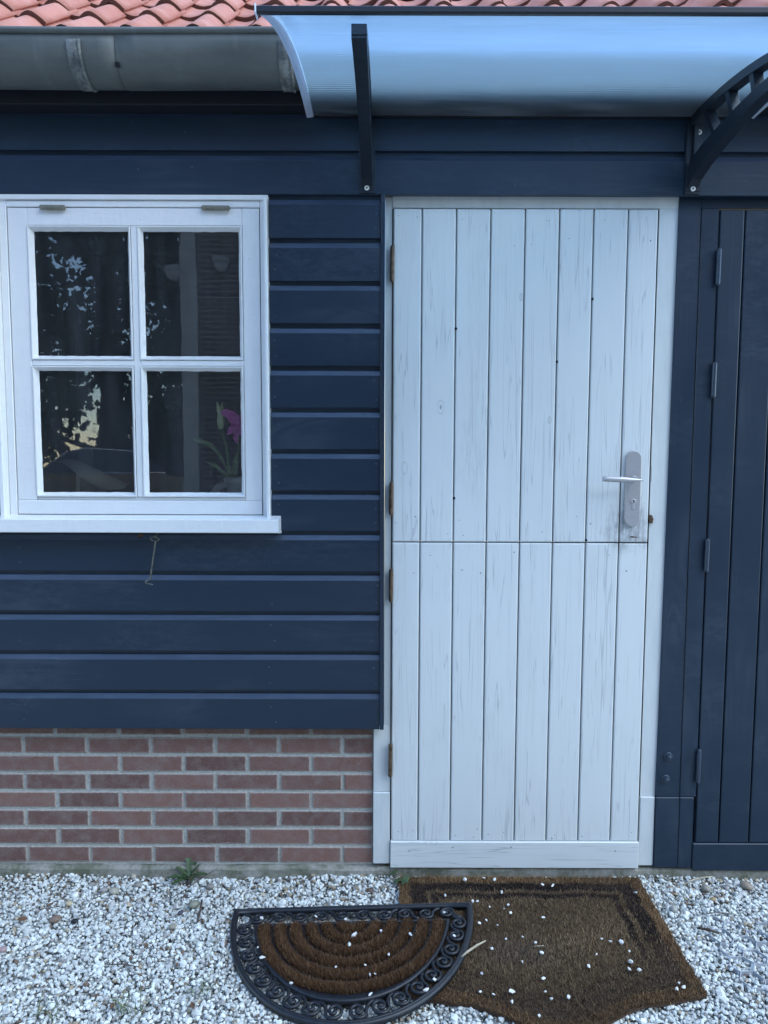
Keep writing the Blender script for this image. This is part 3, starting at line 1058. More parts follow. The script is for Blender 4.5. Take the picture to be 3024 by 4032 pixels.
obj("gap_shade", MB().box(0.8796, 0.8848, -0.0050, -0.0020, 0.045, 2.2535).box(0.0240, 0.0266, -0.0050, -0.0020, 0.045, 2.2535).box(0.0270, 0.8790, -0.0050, -0.0020, 2.2504, 2.2538), M["dark"], df, kind="stuff")  # dark strips added to stand for shade in the gaps round the door
obj("strike_plate", MB().box(0.8856, 0.8905, -0.0135, -0.009, 1.3760, 1.4300, 0.001), M["frame"], df)
lk = MB().prism([(0, 0), (0.010, -0.002), (0.013, 0.012), (0.008, 0.026), (0.0, 0.027), (-0.003, 0.014)], lambda a, b: (0.8835 + a, -0.011, 1.2380 + b), lambda a, b: (0.8835 + a * .9, -0.020, 1.2380 + b))
lk.lathe([(0.003, 0), (0.003, 0.005)], (0.8875, -0.018, 1.258), 'y', 8)
obj("bolt_keeper", lk, M["brass"], df)

# ------------------------------------------------------------------ white stable door leaves
XB = [0.0264, 0.1200, 0.2305, 0.3410, 0.4518, 0.5620, 0.6720, 0.7830, 0.8800]


def leaf(name, label, z0, z1, rail):
    d = thing(name, label, "door", (0.45, -0.02, z0))
    zb = z0 + (0.0945 if rail else 0.0)
    # tongues behind the planks
    obj("door_core", MB().box(XB[0] + .001, XB[-1] - .001, -0.0015, 0.020, z0 + .001, z1 - .001), M["planks"], d)
    for i in range(8):
        a, b = XB[i] + 0.0021, XB[i + 1] - 0.0021
        y = -0.0200 + random.uniform(-.0006, .0006)
        bm = bmesh.new()
        bmesh.ops.create_cube(bm, size=1.0)
        zz0, zz1 = zb + (0.0004 if rail else 0), z1 + random.uniform(-.0006, .0006)
        for q in bm.verts:
            q.co = Vector(((a + b) / 2 + q.co.x * (b - a), (y - .0020) / 2 + q.co.y * (-.0020 - y), (zz0 + zz1) / 2 + q.co.z * (zz1 - zz0)))
        ed = [e for e in bm.edges if all(abs(v.co.y - y) < 1e-5 for v in e.verts)]
        bmesh.ops.bevel(bm, geom=ed, offset=0.0040, segments=2, affect='EDGES', profile=0.5)
        obj("plank", MB().from_bm(bm), M["planks"], d)
    if rail:
        obj("bottom_rail", MB().box(XB[0] - .0012, XB[-1] + .001, -0.0262, -0.0016, z0, zb - .0006, 0.0022), M["rail"], d)
    nl = MB()
    for i in range(8):
        for z in ((z0 + (0.125 if rail else 0.035)), (z0 + (0.118 if rail else 0.075)), z1 - 0.105, z1 - 0.028):
            for s in (0.22, 0.76):
                if random.random() < 0.30:
                    nail(nl, XB[i] + (XB[i + 1] - XB[i]) * (s + random.uniform(-.1, .1)), -0.0202, z + random.uniform(-.014, .014), random.choice((0.0015, 0.0018, 0.0023)))
    if rail:
        for x in (0.09, 0.24, 0.44, 0.80):
            nail(nl, x, -0.0262, z0 + random.uniform(.06, .08), 0.0024)
    obj("nail_heads", nl, M["nailgrey"], d, kind="stuff")
    return d


ul = leaf("stable_door", "upper leaf of the white plank stable door, with the handle", 1.1735, 2.2500, False)
ll = leaf("stable_door", "lower leaf of the white plank stable door, above the mats", 0.0405, 1.1700, True)
obj("split_shade", MB().box(0.028, 0.878, -0.0100, -0.0060, 1.1701, 1.1734), M["dark"], ll)  # dark strip added as the shade in the joint between the two leaves
HX = 0.0245
for d, spans in ((ul, ((2.0200, 2.1300), (1.2660, 1.3700))), (ll, ((0.9740, 1.0800), (0.3690, 0.4800)))):
    for a, b in spans:
        hm = hinge_mesh((HX - .001, -0.0275, a), (HX, -0.0275, b), 0.0068, 5)
        hm.box(HX - .002, HX + .0015, -0.0245, -0.0105, a + .002, b - .002)
        obj("hinge", hm, M["brass"], d)
# chipped knots along plank edges: small dark hollows
kn = MB()
for x, z in ((0.2305, 1.871), (0.5620, 1.766), (0.6720, 1.967), (0.2305, 1.319), (0.672, 1.180)):
    kn.lathe([(0.0050, 0), (0.0044, 0.0012), (0.0016, 0.0015)], (x + .002, -0.0186, z), 'y', 6)
obj("knot_holes", kn, M["dark"], ul, kind="stuff")

hp = MB()
R = 0.0262
poly = []
for i in range(13): poly.append((0.8217 + R * cos(pi * i / 12), 1.4520 + R * sin(pi * i / 12)))
for i in range(13): poly.append((0.8217 + R * cos(pi + pi * i / 12), 1.2530 + R * sin(pi + pi * i / 12)))
n = len(poly)
vs = []
cx, cz = 0.8217, 1.3525
def inset(p, s):
    zc = 1.4520 if p[1] > 1.4520 else (1.2530 if p[1] < 1.2530 else p[1])
    if abs(p[0] - cx) < 1e-4 and False: pass
    dx, dz = p[0] - cx, p[1] - zc
    l = sqrt(dx * dx + dz * dz) or 1
    return (p[0] - dx / l * s, p[1] - dz / l * s)
for s, y in ((0, -0.0195), (0, -0.0270), (0.0016, -0.0296), (0.0030, -0.0300)):
    vs += [(*[inset(p, s)[0]], y, inset(p, s)[1]) for p in poly]
fs = [(k * n + i, k * n + (i + 1) % n, (k + 1) * n + (i + 1) % n, (k + 1) * n + i) for k in range(3) for i in range(n)]
fs += [tuple(range(n - 1, -1, -1)), tuple(3 * n + i for i in range(n))]
plate = obj("handle_plate", MB().add(vs, fs), M["plate"], ul)
lv = MB()
lv.lathe([(0.0105, 0), (0.0105, 0.004), (0.0085, 0.006), (0.0080, 0.040)], (0.8210, -0.030, 1.3855), 'y', 14)
lvp, lvr = [], []
for i in range(15):
    t = i / 14
    x = 0.8395 - 0.1315 * t
    lvp.append((x, -0.0720 + 0.004 * (1 - t) ** 2 - 0.002 * sin(pi * t), 1.3840 + 0.0025 * t - 0.0015 * (1 - t)))
    lvr.append(0.0022 + 0.0076 * min(1, (t / 0.55)) ** 0.75 if t < .55 else 0.0098 - 0.0006 * (t - .55) / .45)
lvr[-1] = 0.0080
lv.tube(lvp, lvr, 12)
obj("lever", lv, M["steel"], plate)
cy = MB().lathe([(0.0088, 0), (0.0088, 0.0022), (0.0076, 0.0030)], (0.8234, -0.0300, 1.3105), 'y', 16)
cy.box(0.8188, 0.8280, -0.0318, -0.0300, 1.2850, 1.3070, 0.0008)
obj("lock_cylinder", cy, M["steel"], plate)
obj("keyhole", MB().box(0.8224, 0.8246, -0.0334, -0.0326, 1.3065, 1.3160).lathe([(0.0024, 0), (0.0024, 0.0008)], (0.8235, -0.0327, 1.3125), 'y', 8), M["dark"], plate)
obj("bent_nail", MB().tube([(0.8235, -0.019, 1.1925), (0.8245, -0.026, 1.1925), (0.8290, -0.029, 1.1920), (0.8390, -0.0295, 1.1912)], [0.0026, 0.0026, 0.0022, 0.0018], 7), M["rust"], label="rusty bent nail in the white door just under the handle plate", cat="nail")

# ------------------------------------------------------------------ blue door on the right with its post
bp = thing("door_post", "wide navy blue post between the white door and the blue door", "post", (1.0, -0.01, 0.04))
pp = MB()
pp.prism([(0.9352, 0.2945), (1.0162, 0.2945), (1.0150, 2.3000), (0.9475, 2.3000), (0.9455, 2.2535), (0.9405, 1.2029), (0.9376, 0.5539)], lambda x, z: (x, 0.055, z), lambda x, z: (x, -0.0175, z))
obj("post_face", pp, M["navyv"], bp)
obj("door_stop", MB().box(1.0178, 1.0728, -0.020, 0.055, 0.2945, 2.2530, 0.0016), M["navyv"], bp)
obj("header", MB().box(1.0166, 2.2, -0.014, 0.055, 2.2540, 2.3000, 0.001), M["navy"], bp)
obj("plinth_block", MB().box(0.9350, 1.0166, -0.0225, 0.055, 0.0420, 0.2935, 0.002), M["navyv"], bp)
obj("plinth_block", MB().box(1.0176, 1.0655, -0.0225, 0.055, 0.0410, 0.2935, 0.002), M["navyv"], bp)
for x, z in ((0.9735, 0.4370), (0.9675, 0.3570)):
    b_ = MB().lathe([(0.0150, 0), (0.0150, 0.0022), (0.0130, 0.0030)], (x, -0.0175, z), 'y', 18)
    h6 = [(0.0108 * cos(pi / 3 * i + .3), 0.0108 * sin(pi / 3 * i + .3)) for i in range(6)]
    b_.prism(h6, lambda a, c: (x + a, -0.0205, z + c), lambda a, c: (x + a * .94, -0.0285, z + c * .94))
    b_.lathe([(0.0062, 0), (0.0058, 0.0035), (0.003, 0.0045)], (x, -0.0285, z), 'y', 10)
    obj("bolt", b_, M["navymetal"], bp)

bd_ = thing("blue_door", "navy blue plank door at far right with painted hinges on its left side", "door", (1.35, -0.02, 0.033))
obj("door_core", MB().box(1.0760, 2.06, -0.0015, 0.02, 0.035, 2.2490), M["navyv"], bd_)
bx = [1.0752, 1.1570, 1.2610, 1.3150 + 0.048, 1.4650, 1.5690, 1.6730, 1.7770, 1.8810, 1.9850]
for i in range(len(bx) - 1):
    bm = bmesh.new()
    bmesh.ops.create_cube(bm, size=1.0)
    a, b, y = bx[i] + .0020, bx[i + 1] - .0020, -0.0205
    for q in bm.verts:
        q.co = Vector(((a + b) / 2 + q.co.x * (b - a), (y - .0020) / 2 + q.co.y * (-.0020 - y), (0.1315 + 2.2490) / 2 + q.co.z * (2.2490 - 0.1315)))
    ed = [e for e in bm.edges if all(abs(v.co.y - y) < 1e-5 for v in e.verts)]
    bmesh.ops.bevel(bm, geom=ed, offset=0.0036, segments=2, affect='EDGES', profile=0.5)
    obj("plank", MB().from_bm(bm), M["navyv"], bd_)
obj("bottom_rail", MB().box(1.0672, 1.99, -0.0262, -0.0016, 0.0335, 0.1308, 0.002), M["navy"], bd_)
for a, b in ((2.0120, 2.1230), (1.6540, 1.7620), (1.0790, 1.1840), (0.3515, 0.4635)):
    hm = hinge_mesh((1.0735, -0.0285, a), (1.0745, -0.0285, b), 0.0078, 5)
    hm.box(1.0722, 1.0752, -0.025, -0.0112, a + .002, b - .002)
    obj("hinge", hm, M["navymetal"], bd_)

# ------------------------------------------------------------------ canopy
cn = thing("door_canopy", "curved ribbed plastic door canopy on black brackets", "canopy", (0.45, -0.06, 2.50))
RC, YC, ZC_ = 1.95, -0.10, 2.516
CX0, CX1 = -0.243, 1.150


def sheet_z(y, off=0.0):
    return ZC_ - RC + sqrt((RC + off) ** 2 - (y - YC) ** 2)


def sheet_mesh():
    n = 96
    y0, y1 = -0.056, -0.965
    bm = bmesh.new()
    uvl = bm.loops.layers.uv.new("uv")
    rows_ = []
    for side, off in ((0, 0.0), (1, 0.0055)):
        rr, s, last = [], 0.0, None
        for i in range(n + 1):
            y = y0 + (y1 - y0) * i / n
            p = Vector((0, y, sheet_z(y, off) + 0.0022))
            if last is not None: s += (p - last).length
            last = p
            rr.append((bm.verts.new((CX0, p.y, p.z)), bm.verts.new((CX1, p.y, p.z)), s))
        rows_.append(rr)
    for side, rr in enumerate(rows_):
        for i in range(n):
            a0, a1, s0 = rr[i]
            b0, b1, s1 = rr[i + 1]
            f = bm.faces.new((a0, a1, b1, b0) if side == 0 else (a0, b0, b1, a1))
            for l in f.loops:
                v = l.vert
                l[uvl].uv = (v.co.x, s0 if v in (a0, a1) else s1)
            f.smooth = True
            f.material_index = side
    bm.normal_update()
    me = bpy.data.meshes.new("sheet")
    bm.to_mesh(me)
    bm.free()
    me.materials.append(M["poly"])
    me.materials.append(M["clear"])
    return me


obj("sheet", sheet_mesh(), None, cn)
ys = [-0.056 - 0.91 * i / 40 for i in range(41)]
for xe in (CX0, CX1):
    pts = []
    s = 1 if xe == CX0 else -1
    e = MB()
    prof = [(0, -0.0025), (s * 0.022, -0.0025), (s * 0.022, -0.0005), (s * 0.002, -0.0005), (s * 0.002, 0.0102), (s * 0.022, 0.0102), (s * 0.022, 0.0122), (0, 0.0122)]
    m = len(prof)
    vs, fs = [], []
    for y in ys:
        vs += [(xe - s * .0025 + a, y, sheet_z(y) + b) for a, b in prof]
    for i in range(40):
        for k in range(m):
            fs.append((i * m + k, i * m + (k + 1) % m, (i + 1) * m + (k + 1) % m, (i + 1) * m + k))
    fs += [tuple(range(m)), tuple(40 * m + k for k in range(m - 1, -1, -1))]
    obj("edge_profile", e.add(vs, fs), M["frost"], cn)
zf = sheet_z(-0.965)
obj("front_bar", MB().sweep_x([(-0.962, zf - .0025), (-0.962, zf + .0105), (-0.970, zf + .0110), (-0.974, zf + .008), (-0.974, zf - .001), (-0.970, zf - .0030)], CX0 - .004, CX1 + .004), M["black"], cn)
obj("front_cap", MB().box(CX0 - .0075, CX0 - .0042, -0.976, -0.950, zf - .0045, zf + .0125, .001), M["frost"], cn)
obj("wall_bar", MB().box(CX0 + .012, CX1, -0.060, -0.053, sheet_z(-.056) - .0035, sheet_z(-.056) + .002), M["soffit"], cn)


def bracket(xc, off=0.013):
    w = 0.0165
    mb = MB()
    # wall plate with a raised rim
    pl = [(xc - .026, 2.288), (xc - .022, 2.2845), (xc + .022, 2.2845), (xc + .026, 2.288), (xc + .026, 2.503), (xc - .026, 2.503)]
    mb.prism(pl, lambda x, z: (x, -0.0545, z), lambda x, z: (x, -0.0600, z))
    mb.prism([(xc - .0235, 2.292), (xc + .0235, 2.292), (xc + .0235, 2.500), (xc - .0235, 2.500)], lambda x, z: (x, -0.0602, z), lambda x, z: (x, -0.0622, z))
    def bar(top, bot):
        poly_ = top + bot[::-1]
        k = len(top)
        vs, fs = [], []
        for x in (xc - w, xc + w):
            vs += [(x, y, z) for y, z in top] + [(x, y, z) for y, z in bot]
        for i in range(k - 1):
            fs += [(i, i + 1, 2 * k + i + 1, 2 * k + i), (k + i, 3 * k + i, 3 * k + i + 1, k + i + 1),
                   (i, k + i, k + i + 1, i + 1), (2 * k + i, 2 * k + i + 1, 3 * k + i + 1, 3 * k + i)]
        fs += [(0, 2 * k, 3 * k, k), (k - 1, 2 * k - 1, 4 * k - 1, 3 * k - 1)]
        mb.add(vs, fs)
    up = [(-0.062 - 0.74 * i / 18) for i in range(19)]
    bar([(y, sheet_z(y) - .001) for y in up], [(y, sheet_z(y) - .027 + .004 * (i / 18)) for i, y in enumerate(up)])
    lo = []
    ctrl = [(-0.062, 2.303, 2.372), (-0.085, 2.318, 2.384), (-0.15, 2.336, 2.395), (-0.256, 2.356, 2.404), (-0.37, 2.369, 2.409), (-0.48, 2.3745, 2.409), (-0.60, 2.371, 2.402), (-0.70, 2.365, 2.392), (-0.80, 2.356, 2.375)]
    bar([(y, b) for y, a, b in ctrl], [(y, a) for y, a, b in ctrl])
    # slanted struts between the arms
    for (ya, yb) in ((-0.160, -0.225), (-0.300, -0.340), (-0.440, -0.462), (-0.580, -0.592)):
        t = 0.010
        zt, zb = sheet_z(ya) - .022, 2.400
        mb.prism([(ya - t, zt), (ya + t, zt), (yb + t, zb), (yb - t, zb)], lambda y, z: (xc - w + .003, y, z), lambda y, z: (xc + w - .003, y, z))
    # upright web against the plate
    mb.prism([(-0.0625, 2.36), (-0.076, 2.38), (-0.076, 2.49), (-0.0625, 2.495)], lambda y, z: (xc - .006, y, z), lambda y, z: (xc + .006, y, z))
    b = obj("bracket", mb, M["black"], cn)
    for x, z in ((xc - .0005, 2.2985), (xc + off, 2.4700)):
        sc = obj("screw", MB().lathe([(0.0078, 0), (0.0078, 0.0022), (0.0060, 0.0034)], (x, -0.0622, z), 'y', 14), M["screw"], b)
        sk = MB().lathe([(0.0030, 0), (0.0030, 0.0006)], (x, -0.0656, z), 'y', 8).mesh("screw_slot")
        o_ = len(sc.data.vertices)
        bm = bmesh.new()
        bm.from_mesh(sc.data)
        k_ = len(bm.faces)
        bm.from_mesh(sk)
        bm.faces.ensure_lookup_table()
        for f in bm.faces[k_:]:
            f.material_index = 1
        bm.to_mesh(sc.data)
        bm.free()
        sc.data.materials.append(M["rust"])


bracket(-0.0565, -0.002)
bracket(0.9690)

# ------------------------------------------------------------------ room behind the window, vase, lily
rm = MB()
rm.box(-1.62, -0.02, 2.60, 2.62, 0.0, 2.5)
rm.box(-1.64, -1.62, 0.056, 2.62, 0.0, 2.5)
rm.box(-0.02, 0.00, 0.056, 2.62, 0.0, 2.5)
rm.box(-1.64, 0.0, 0.056, 2.62, -0.02, 0.0)
rm.box(-1.64, 0.0, 0.056, 2.62, 2.5, 2.52)
obj("room_interior", rm, M["room"], kind="structure")
obj("inner_sill", MB().box(-1.24, -0.37, 0.03, 0.24, 1.190, 1.226, .003), M["pale"], label="inner window board behind the glass holding the vase", cat="sill")
obj("pale_panel", MB().box(-1.338, -1.300, 0.60, 0.625, 0.0, 2.14, .004).box(-1.300, -1.255, 0.588, 0.612, 0.0, 2.14, .004).box(-1.255, -1.212, 0.60, 0.625, 0.0, 2.14, .004), M["pale"], label="upright pale panel standing inside behind the left window panes", cat="panel")
wg = MB()
topc = [(-1.162, 1.438), (-1.120, 1.441), (-1.082, 1.435), (-1.019, 1.4034), (-0.975, 1.378), (-0.925, 1.352)]
botc = [(-1.160, 1.434), (-1.125, 1.423), (-1.064, 1.3776), (-1.010, 1.345), (-0.968, 1.334), (-0.925, 1.338)]
k = len(topc)
vs, fs = [], []
for dy in (0.0, 0.012):
    vs += [(x, 0.17 + dy + 0.10 * ((x + 1.04) / 0.12) ** 2 * .3, z) for x, z in topc] + [(x, 0.13 + dy + 0.10 * ((x + 1.04) / 0.12) ** 2 * .3, z) for x, z in botc]
for i in range(k - 1):
    fs += [(i, i + 1, k + i + 1, k + i), (2 * k + i, 3 * k + i, 3 * k + i + 1, 2 * k + i + 1), (i, 2 * k + i, 2 * k + i + 1, i + 1), (k + i, k + i + 1, 3 * k + i + 1, 3 * k + i)]
wg.add(vs, fs, True)
wg.tube([(-1.10, 0.16, 1.226), (-1.09, 0.16, 1.30), (-1.085, 0.165, 1.405)], 0.008, 8)
wg.lathe([(0.045, 0.0), (0.045, 0.008), (0.012, 0.016)], (-1.10, 0.16, 1.226), 'z', 16)
obj("white_ornament", wg, M["wing"], label="off white curved wing shaped ornament low behind the left panes", cat="ornament")

VX, VY = -0.4880, 0.085
VB = 1.226
vz = thing("vase", "grey glazed vase with an arched handle behind the lower right pane", "vase", (VX, VY, 1.215))
vp = [(0.040, 0.0), (0.052, 0.02), (0.058, 0.06), (0.056, 0.10), (0.052, 0.13), (0.054, 0.139), (0.062, 0.143), (0.0655, 0.149), (0.064, 0.155), (0.056, 0.157), (0.048, 0.150), (0.046, 0.12)]
obj("vase_body", MB().lathe(vp, (VX, VY, VB), 'z', 28), M["vase"], vz)
ha = [(VX - 0.052, VY, 1.360), (VX - .066, VY - .004, 1.354), (VX - .083, VY - .008, 1.346), (VX - .096, VY - .010, 1.330), (VX - .101, VY - .010, 1.308), (VX - .096, VY - .008, 1.282), (VX - .075, VY - .004, 1.262), (VX - .054, VY, 1.258)]
obj("vase_handle", MB().tube(ha, [0.012, .0135, .0145, .015, .0145, .013, .011, .010], 10), M["vase"], vz)
ly = thing("lily", "magenta lily with a pale green bud standing in the grey vase", "flower", (-0.535, VY, 1.36))
obj("stem", MB().tube([(-0.530, VY, 1.34), (-0.5376, VY, 1.40), (-0.5385, VY, 1.4576), (-0.5478, VY, 1.5062), (-0.558, VY, 1.548)], [.0045, .0042, .004, .0038, .005], 8).tube([(-0.520, VY + .01, 1.34), (-0.505, VY + .012, 1.43), (-0.500, VY + .012, 1.54)], .004, 8), M["stem"], ly)
bud = MB()
bz, bc = 1.545, (-0.560, VY)
bud.lathe([(0.003, 0), (0.009, 0.006), (0.0125, 0.020), (0.0132, 0.035), (0.0118, 0.055), (0.0105, 0.070)], (bc[0], bc[1], bz), 'z', 14)
for i in range(6):
    a = 2 * pi * i / 6 + .3
    p = lambda r, h, w: [(bc[0] - .003 * h / .09 + (r * cos(a) - w * sin(a)), bc[1] + (r * sin(a) + w * cos(a)), bz + h), (bc[0] - .003 * h / .09 + (r * cos(a) + w * sin(a)), bc[1] + (r * sin(a) - w * cos(a)), bz + h)]
    q = p(.0105, .060, .0055) + p(.0115, .076, .0048) + p(.016, .087, .003) + p(.021, .094, .0008)
    bud.add(q, [(0, 1, 3, 2), (2, 3, 5, 4), (4, 5, 7, 6)], True)
obj("bud", bud, M["bud"], ly)


def blade(pts, w, nrm=(0, -1, 0), wave=0.0):
    """a leaf or petal ribbon: spine points with half-widths, cupped"""
    vs, fs = [], []
    P = [Vector(p) for p in pts]
    for i, p in enumerate(P):
        d = (P[min(i + 1, len(P) - 1)] - P[max(i - 1, 0)]).normalized()
        s = d.cross(Vector(nrm)).normalized()
        n_ = s.cross(d)
        o = wave * sin(i * 2.1)
        vs += [p - s * (w[i] + o) + n_ * w[i] * .35, p + n_ * 0.0, p + s * (w[i] - o) + n_ * w[i] * .35]
    for i in range(len(P) - 1):
        for c in (0, 1):
            fs.append((i * 3 + c, i * 3 + c + 1, i * 3 + c + 4, i * 3 + c + 3))
    return vs, fs


pt = MB()
for pts, w in (
    ([(-0.500, VY, 1.553), (-0.512, VY - .01, 1.578), (-0.524, VY - .02, 1.594), (-0.540, VY - .025, 1.604), (-0.556, VY - .02, 1.603)], [.006, .016, .017, .012, .003]),
    ([(-0.500, VY, 1.553), (-0.505, VY - .015, 1.572), (-0.510, VY - .025, 1.590), (-0.520, VY - .02, 1.604)], [.006, .018, .014, .004]),
    ([(-0.500, VY, 1.560), (-0.509, VY - .02, 1.552), (-0.518, VY - .03, 1.541), (-0.530, VY - .03, 1.529)], [.006, .016, .012, .003]),
    ([(-0.500, VY, 1.553), (-0.488, VY - .015, 1.575), (-0.474, VY - .02, 1.590), (-0.458, VY - .02, 1.592)], [.006, .017, .015, .004]),
    ([(-0.500, VY, 1.553), (-0.486, VY - .02, 1.548), (-0.474, VY - .03, 1.535), (-0.465, VY - .03, 1.518)], [.006, .015, .013, .003]),
    ([(-0.500, VY, 1.553), (-0.503, VY - .02, 1.535), (-0.502, VY - .03, 1.515), (-0.498, VY - .03, 1.498)], [.006, .012, .009, .002]),
):
    pt.add(*blade(pts, w, wave=.0022), smooth=True)
obj("petals", pt, M["petal"], ly)
lf = MB()
for pts, w in (
    ([(-0.538, VY, 1.400), (-0.5537, VY - .005, 1.4405), (-0.5700, VY - .01, 1.468), (-0.5895, VY - .012, 1.4915), (-0.6258, VY - .012, 1.506), (-0.6526, VY - .01, 1.511)], [.002, .004, .006, .008, .009, .002]),
    ([(-0.535, VY, 1.370), (-0.5473, VY - .01, 1.395), (-0.576, VY - .014, 1.421), (-0.610, VY - .014, 1.4355)], [.003, .006, .007, .001]),
    ([(-0.520, VY, 1.36), (-0.514, VY - .01, 1.40), (-0.508, VY - .012, 1.44), (-0.503, VY - .01, 1.47)], [.005, .010, .009, .002]),
    ([(-0.527, VY, 1.36), (-0.529, VY - .01, 1.385), (-0.531, VY - .012, 1.41), (-0.530, VY - .01, 1.43)], [.004, .007, .006, .002]),
):
    lf.add(*blade(pts, w), smooth=True)
obj("leaves", lf, M["stem"], ly)

# ------------------------------------------------------------------ coir doormat
CXL, CXR, CYT = 0.0555, 0.8765, -0.036


def fibres(pts, hgt, length, cols, lean, rng, width=0.0011):
    n = len(pts)
    a = rng.uniform(0, 2 * pi, n)
    tilt = rng.uniform(0.15, 1.0, n) * lean
    dx, dy, dz = np.cos(a) * np.sin(tilt), np.sin(a) * np.sin(tilt), np.cos(tilt)
    b = a + rng.uniform(.8, 2.2, n)
    wx, wy = np.cos(b) * width * rng.uniform(.6, 1.2, n), np.sin(b) * width * rng.uniform(.6, 1.2, n)
    p0 = np.stack([pts[:, 0] - wx, pts[:, 1] - wy, hgt], -1)
    p1 = np.stack([pts[:, 0] + wx, pts[:, 1] + wy, hgt], -1)
    p2 = np.stack([pts[:, 0] + dx * length, pts[:, 1] + dy * length, hgt + dz * length], -1)
    co = np.stack([p0, p1, p2], 1).reshape(-1, 3)
    tr = np.arange(3 * n).reshape(-1, 3)
    cc = np.repeat(cols, 3, 0)
    cc[0::3] *= .55; cc[1::3] *= .55
    return co, tr, cc


cm = thing("coir_doormat", "large brown coir doormat with worn black border stripes and rounded front", "doormat", (0.466, -0.33, 0.0))
xs = np.linspace(CXL, CXR, 60)
ring = [(x, CYT) for x in xs] + [(x, float(coir_edge(np.array(x)))) for x in xs[::-1]]
mbk = MB().prism(ring, lambda x, y: (x, y, 0.002), lambda x, y: (x, y, 0.013))
obj("mat_backing", mbk, M["coirbase"], cm)


def coir_pile():
    rng = RNG
    n = 125000
    p = np.stack([rng.uniform(CXL - .002, CXR + .002, n), rng.uniform(-.73, CYT + .002, n)], -1)
    ed = coir_edge(p[:, 0])
    p = p[p[:, 1] > ed - .002]
    n = len(p)
    x, y = p[:, 0], p[:, 1]
    dE = np.minimum(np.minimum(x - CXL, CXR - x), np.minimum(CYT - y, (y - coir_edge(x)) * 0.95))
    wig = 0.004 * np.sin(x * 31) + 0.003 * np.sin(y * 43 + 1) + rng.normal(0, .0025, n)
    d = dE + wig
    black = ((d > .038) & (d < .085)) | ((d > .100) & (d < .124))
    # worn stripes: crisp at the back, faded toward the front and corners
    fade = np.clip((y + 0.66) / 0.34, 0.42, 1.0)
    side = np.where((CYT - y) < .13, 1.0, 0.92)
    black &= rng.uniform(0, 1, n) < fade * side
    v = rng.uniform(0.45, 1.25, n)
    base = np.array((0.235, 0.160, 0.092))[None] * v[:, None]
    lt = (rng.uniform(0, 1, n) < .07) & ~(black & (rng.uniform(0, 1, n) < .85))
    base[lt] = np.array((0.34, 0.24, 0.13)) * rng.uniform(.7, 1.1, (lt.sum(), 1))
    edge = dE < .035
    base[edge] *= np.array((1.30, 1.15, 1.0))
    blot = .5 + .5 * np.sin(x * 7.0 + 2 * np.sin(y * 9)) * np.sin(y * 8 + 1.3)
    base *= (0.70 + 0.5 * blot)[:, None]
    dust = np.exp(-(((x - .40) / .12) ** 2 + ((y + .42) / .06) ** 2))
    base = base * (1 - .45 * dust[:, None]) + np.array((0.17, 0.15, 0.13)) * .45 * dust[:, None] * v[:, None]
    low = np.clip((-y - .42) / .2, 0, 1)
    base *= (1 - .30 * low)[:, None]
    base[black] = np.array((0.016, 0.015, 0.016)) * rng.uniform(.6, 1.8, (black.sum(), 1))
    ln0 = np.where(black, 0.8, 1.0)
    h = np.full(n, 0.010) + .002 * blot
    ln = rng.uniform(0.006, 0.014, n) * np.where(lt, 1.7, 1.0) * ln0
    co, tr, cc = fibres(p, h, ln, base, np.where(lt, 1.6, 0.95), rng, 0.0013)
    me = raw_mesh("coir_pile", co, tr, cc, M["fibre"])
    obj("coir_pile", me, None, cm, kind="stuff")


coir_pile()

# ------------------------------------------------------------------ half-round rubber mat
hr = thing("rubber_doormat", "half round black rubber doormat with scrollwork border and coir centre", "doormat", (HM[0], HM[1], 0.0))
TILT = Matrix.Translation((HM[0], HM[1], 0.012)) @ Matrix.Rotation(radians(-1.9), 4, 'Y')


def on_mat(x, y, z):
    return TILT @ Vector((x, y, z))


def ell(a, b, t):
    return (a * cos(t), -b * sin(t))


def band(a0, b0, a1, b1, ya, yb, z0, z1, n=72):
    """closed ring between two half-ellipses with straight backs, rounded top"""
    def outline(a, b, yc):
        t0 = math.asin(min(1, max(0, -yc / b)))
        return [ell(a, b, t0 + (pi - 2 * t0) * i / n) for i in range(n + 1)]
    O, I = outline(a0, b0, ya), outline(a1, b1, yb)
    seg = 10
    O += [(O[-1][0] + (O[0][0] - O[-1][0]) * i / seg, ya) for i in range(1, seg)]
    I += [(I[-1][0] + (I[0][0] - I[-1][0]) * i / seg, yb) for i in range(1, seg)]
    m = len(O)
    vs, fs = [], []
    for f_, z in ((0, z0), (0, z0 + (z1 - z0) * .6), (.14, z1 - .0008), (.35, z1), (.65, z1), (.86, z1 - .0008), (1, z0 + (z1 - z0) * .6), (1, z0)):
        vs += [on_mat(O[i][0] + (I[i][0] - O[i][0]) * f_, O[i][1] + (I[i][1] - O[i][1]) * f_, z) for i in range(m)]
    for k in range(8):
        for i in range(m):
            fs.append((k * m + i, k * m + (i + 1) % m, ((k + 1) % 8) * m + (i + 1) % m, ((k + 1) % 8) * m + i))
    return MB().add(vs, fs, True)


obj("outer_rim", band(0.381, 0.496, 0.362, 0.476, 0.0, -0.018, 0.0, 0.014), M["rubber"], hr)
obj("outer_groove", band(0.3725, 0.4875, 0.3685, 0.4835, -0.008, -0.0115, 0.012, 0.0155), M["rubber"], hr)
obj("inner_rim", band(0.309, 0.410, 0.297, 0.396, -0.078, -0.0875, 0.0, 0.0115), M["rubber"], hr)
n = 60
t0 = math.asin(0.084 / 0.404)
ring = [ell(0.303, 0.404, t0 + (pi - 2 * t0) * i / n) for i in range(n + 1)]
obj("pad", MB().prism(ring, lambda x, y: on_mat(x, y, 0.0), lambda x, y: on_mat(x, y, 0.0062)), M["rubber"], hr)


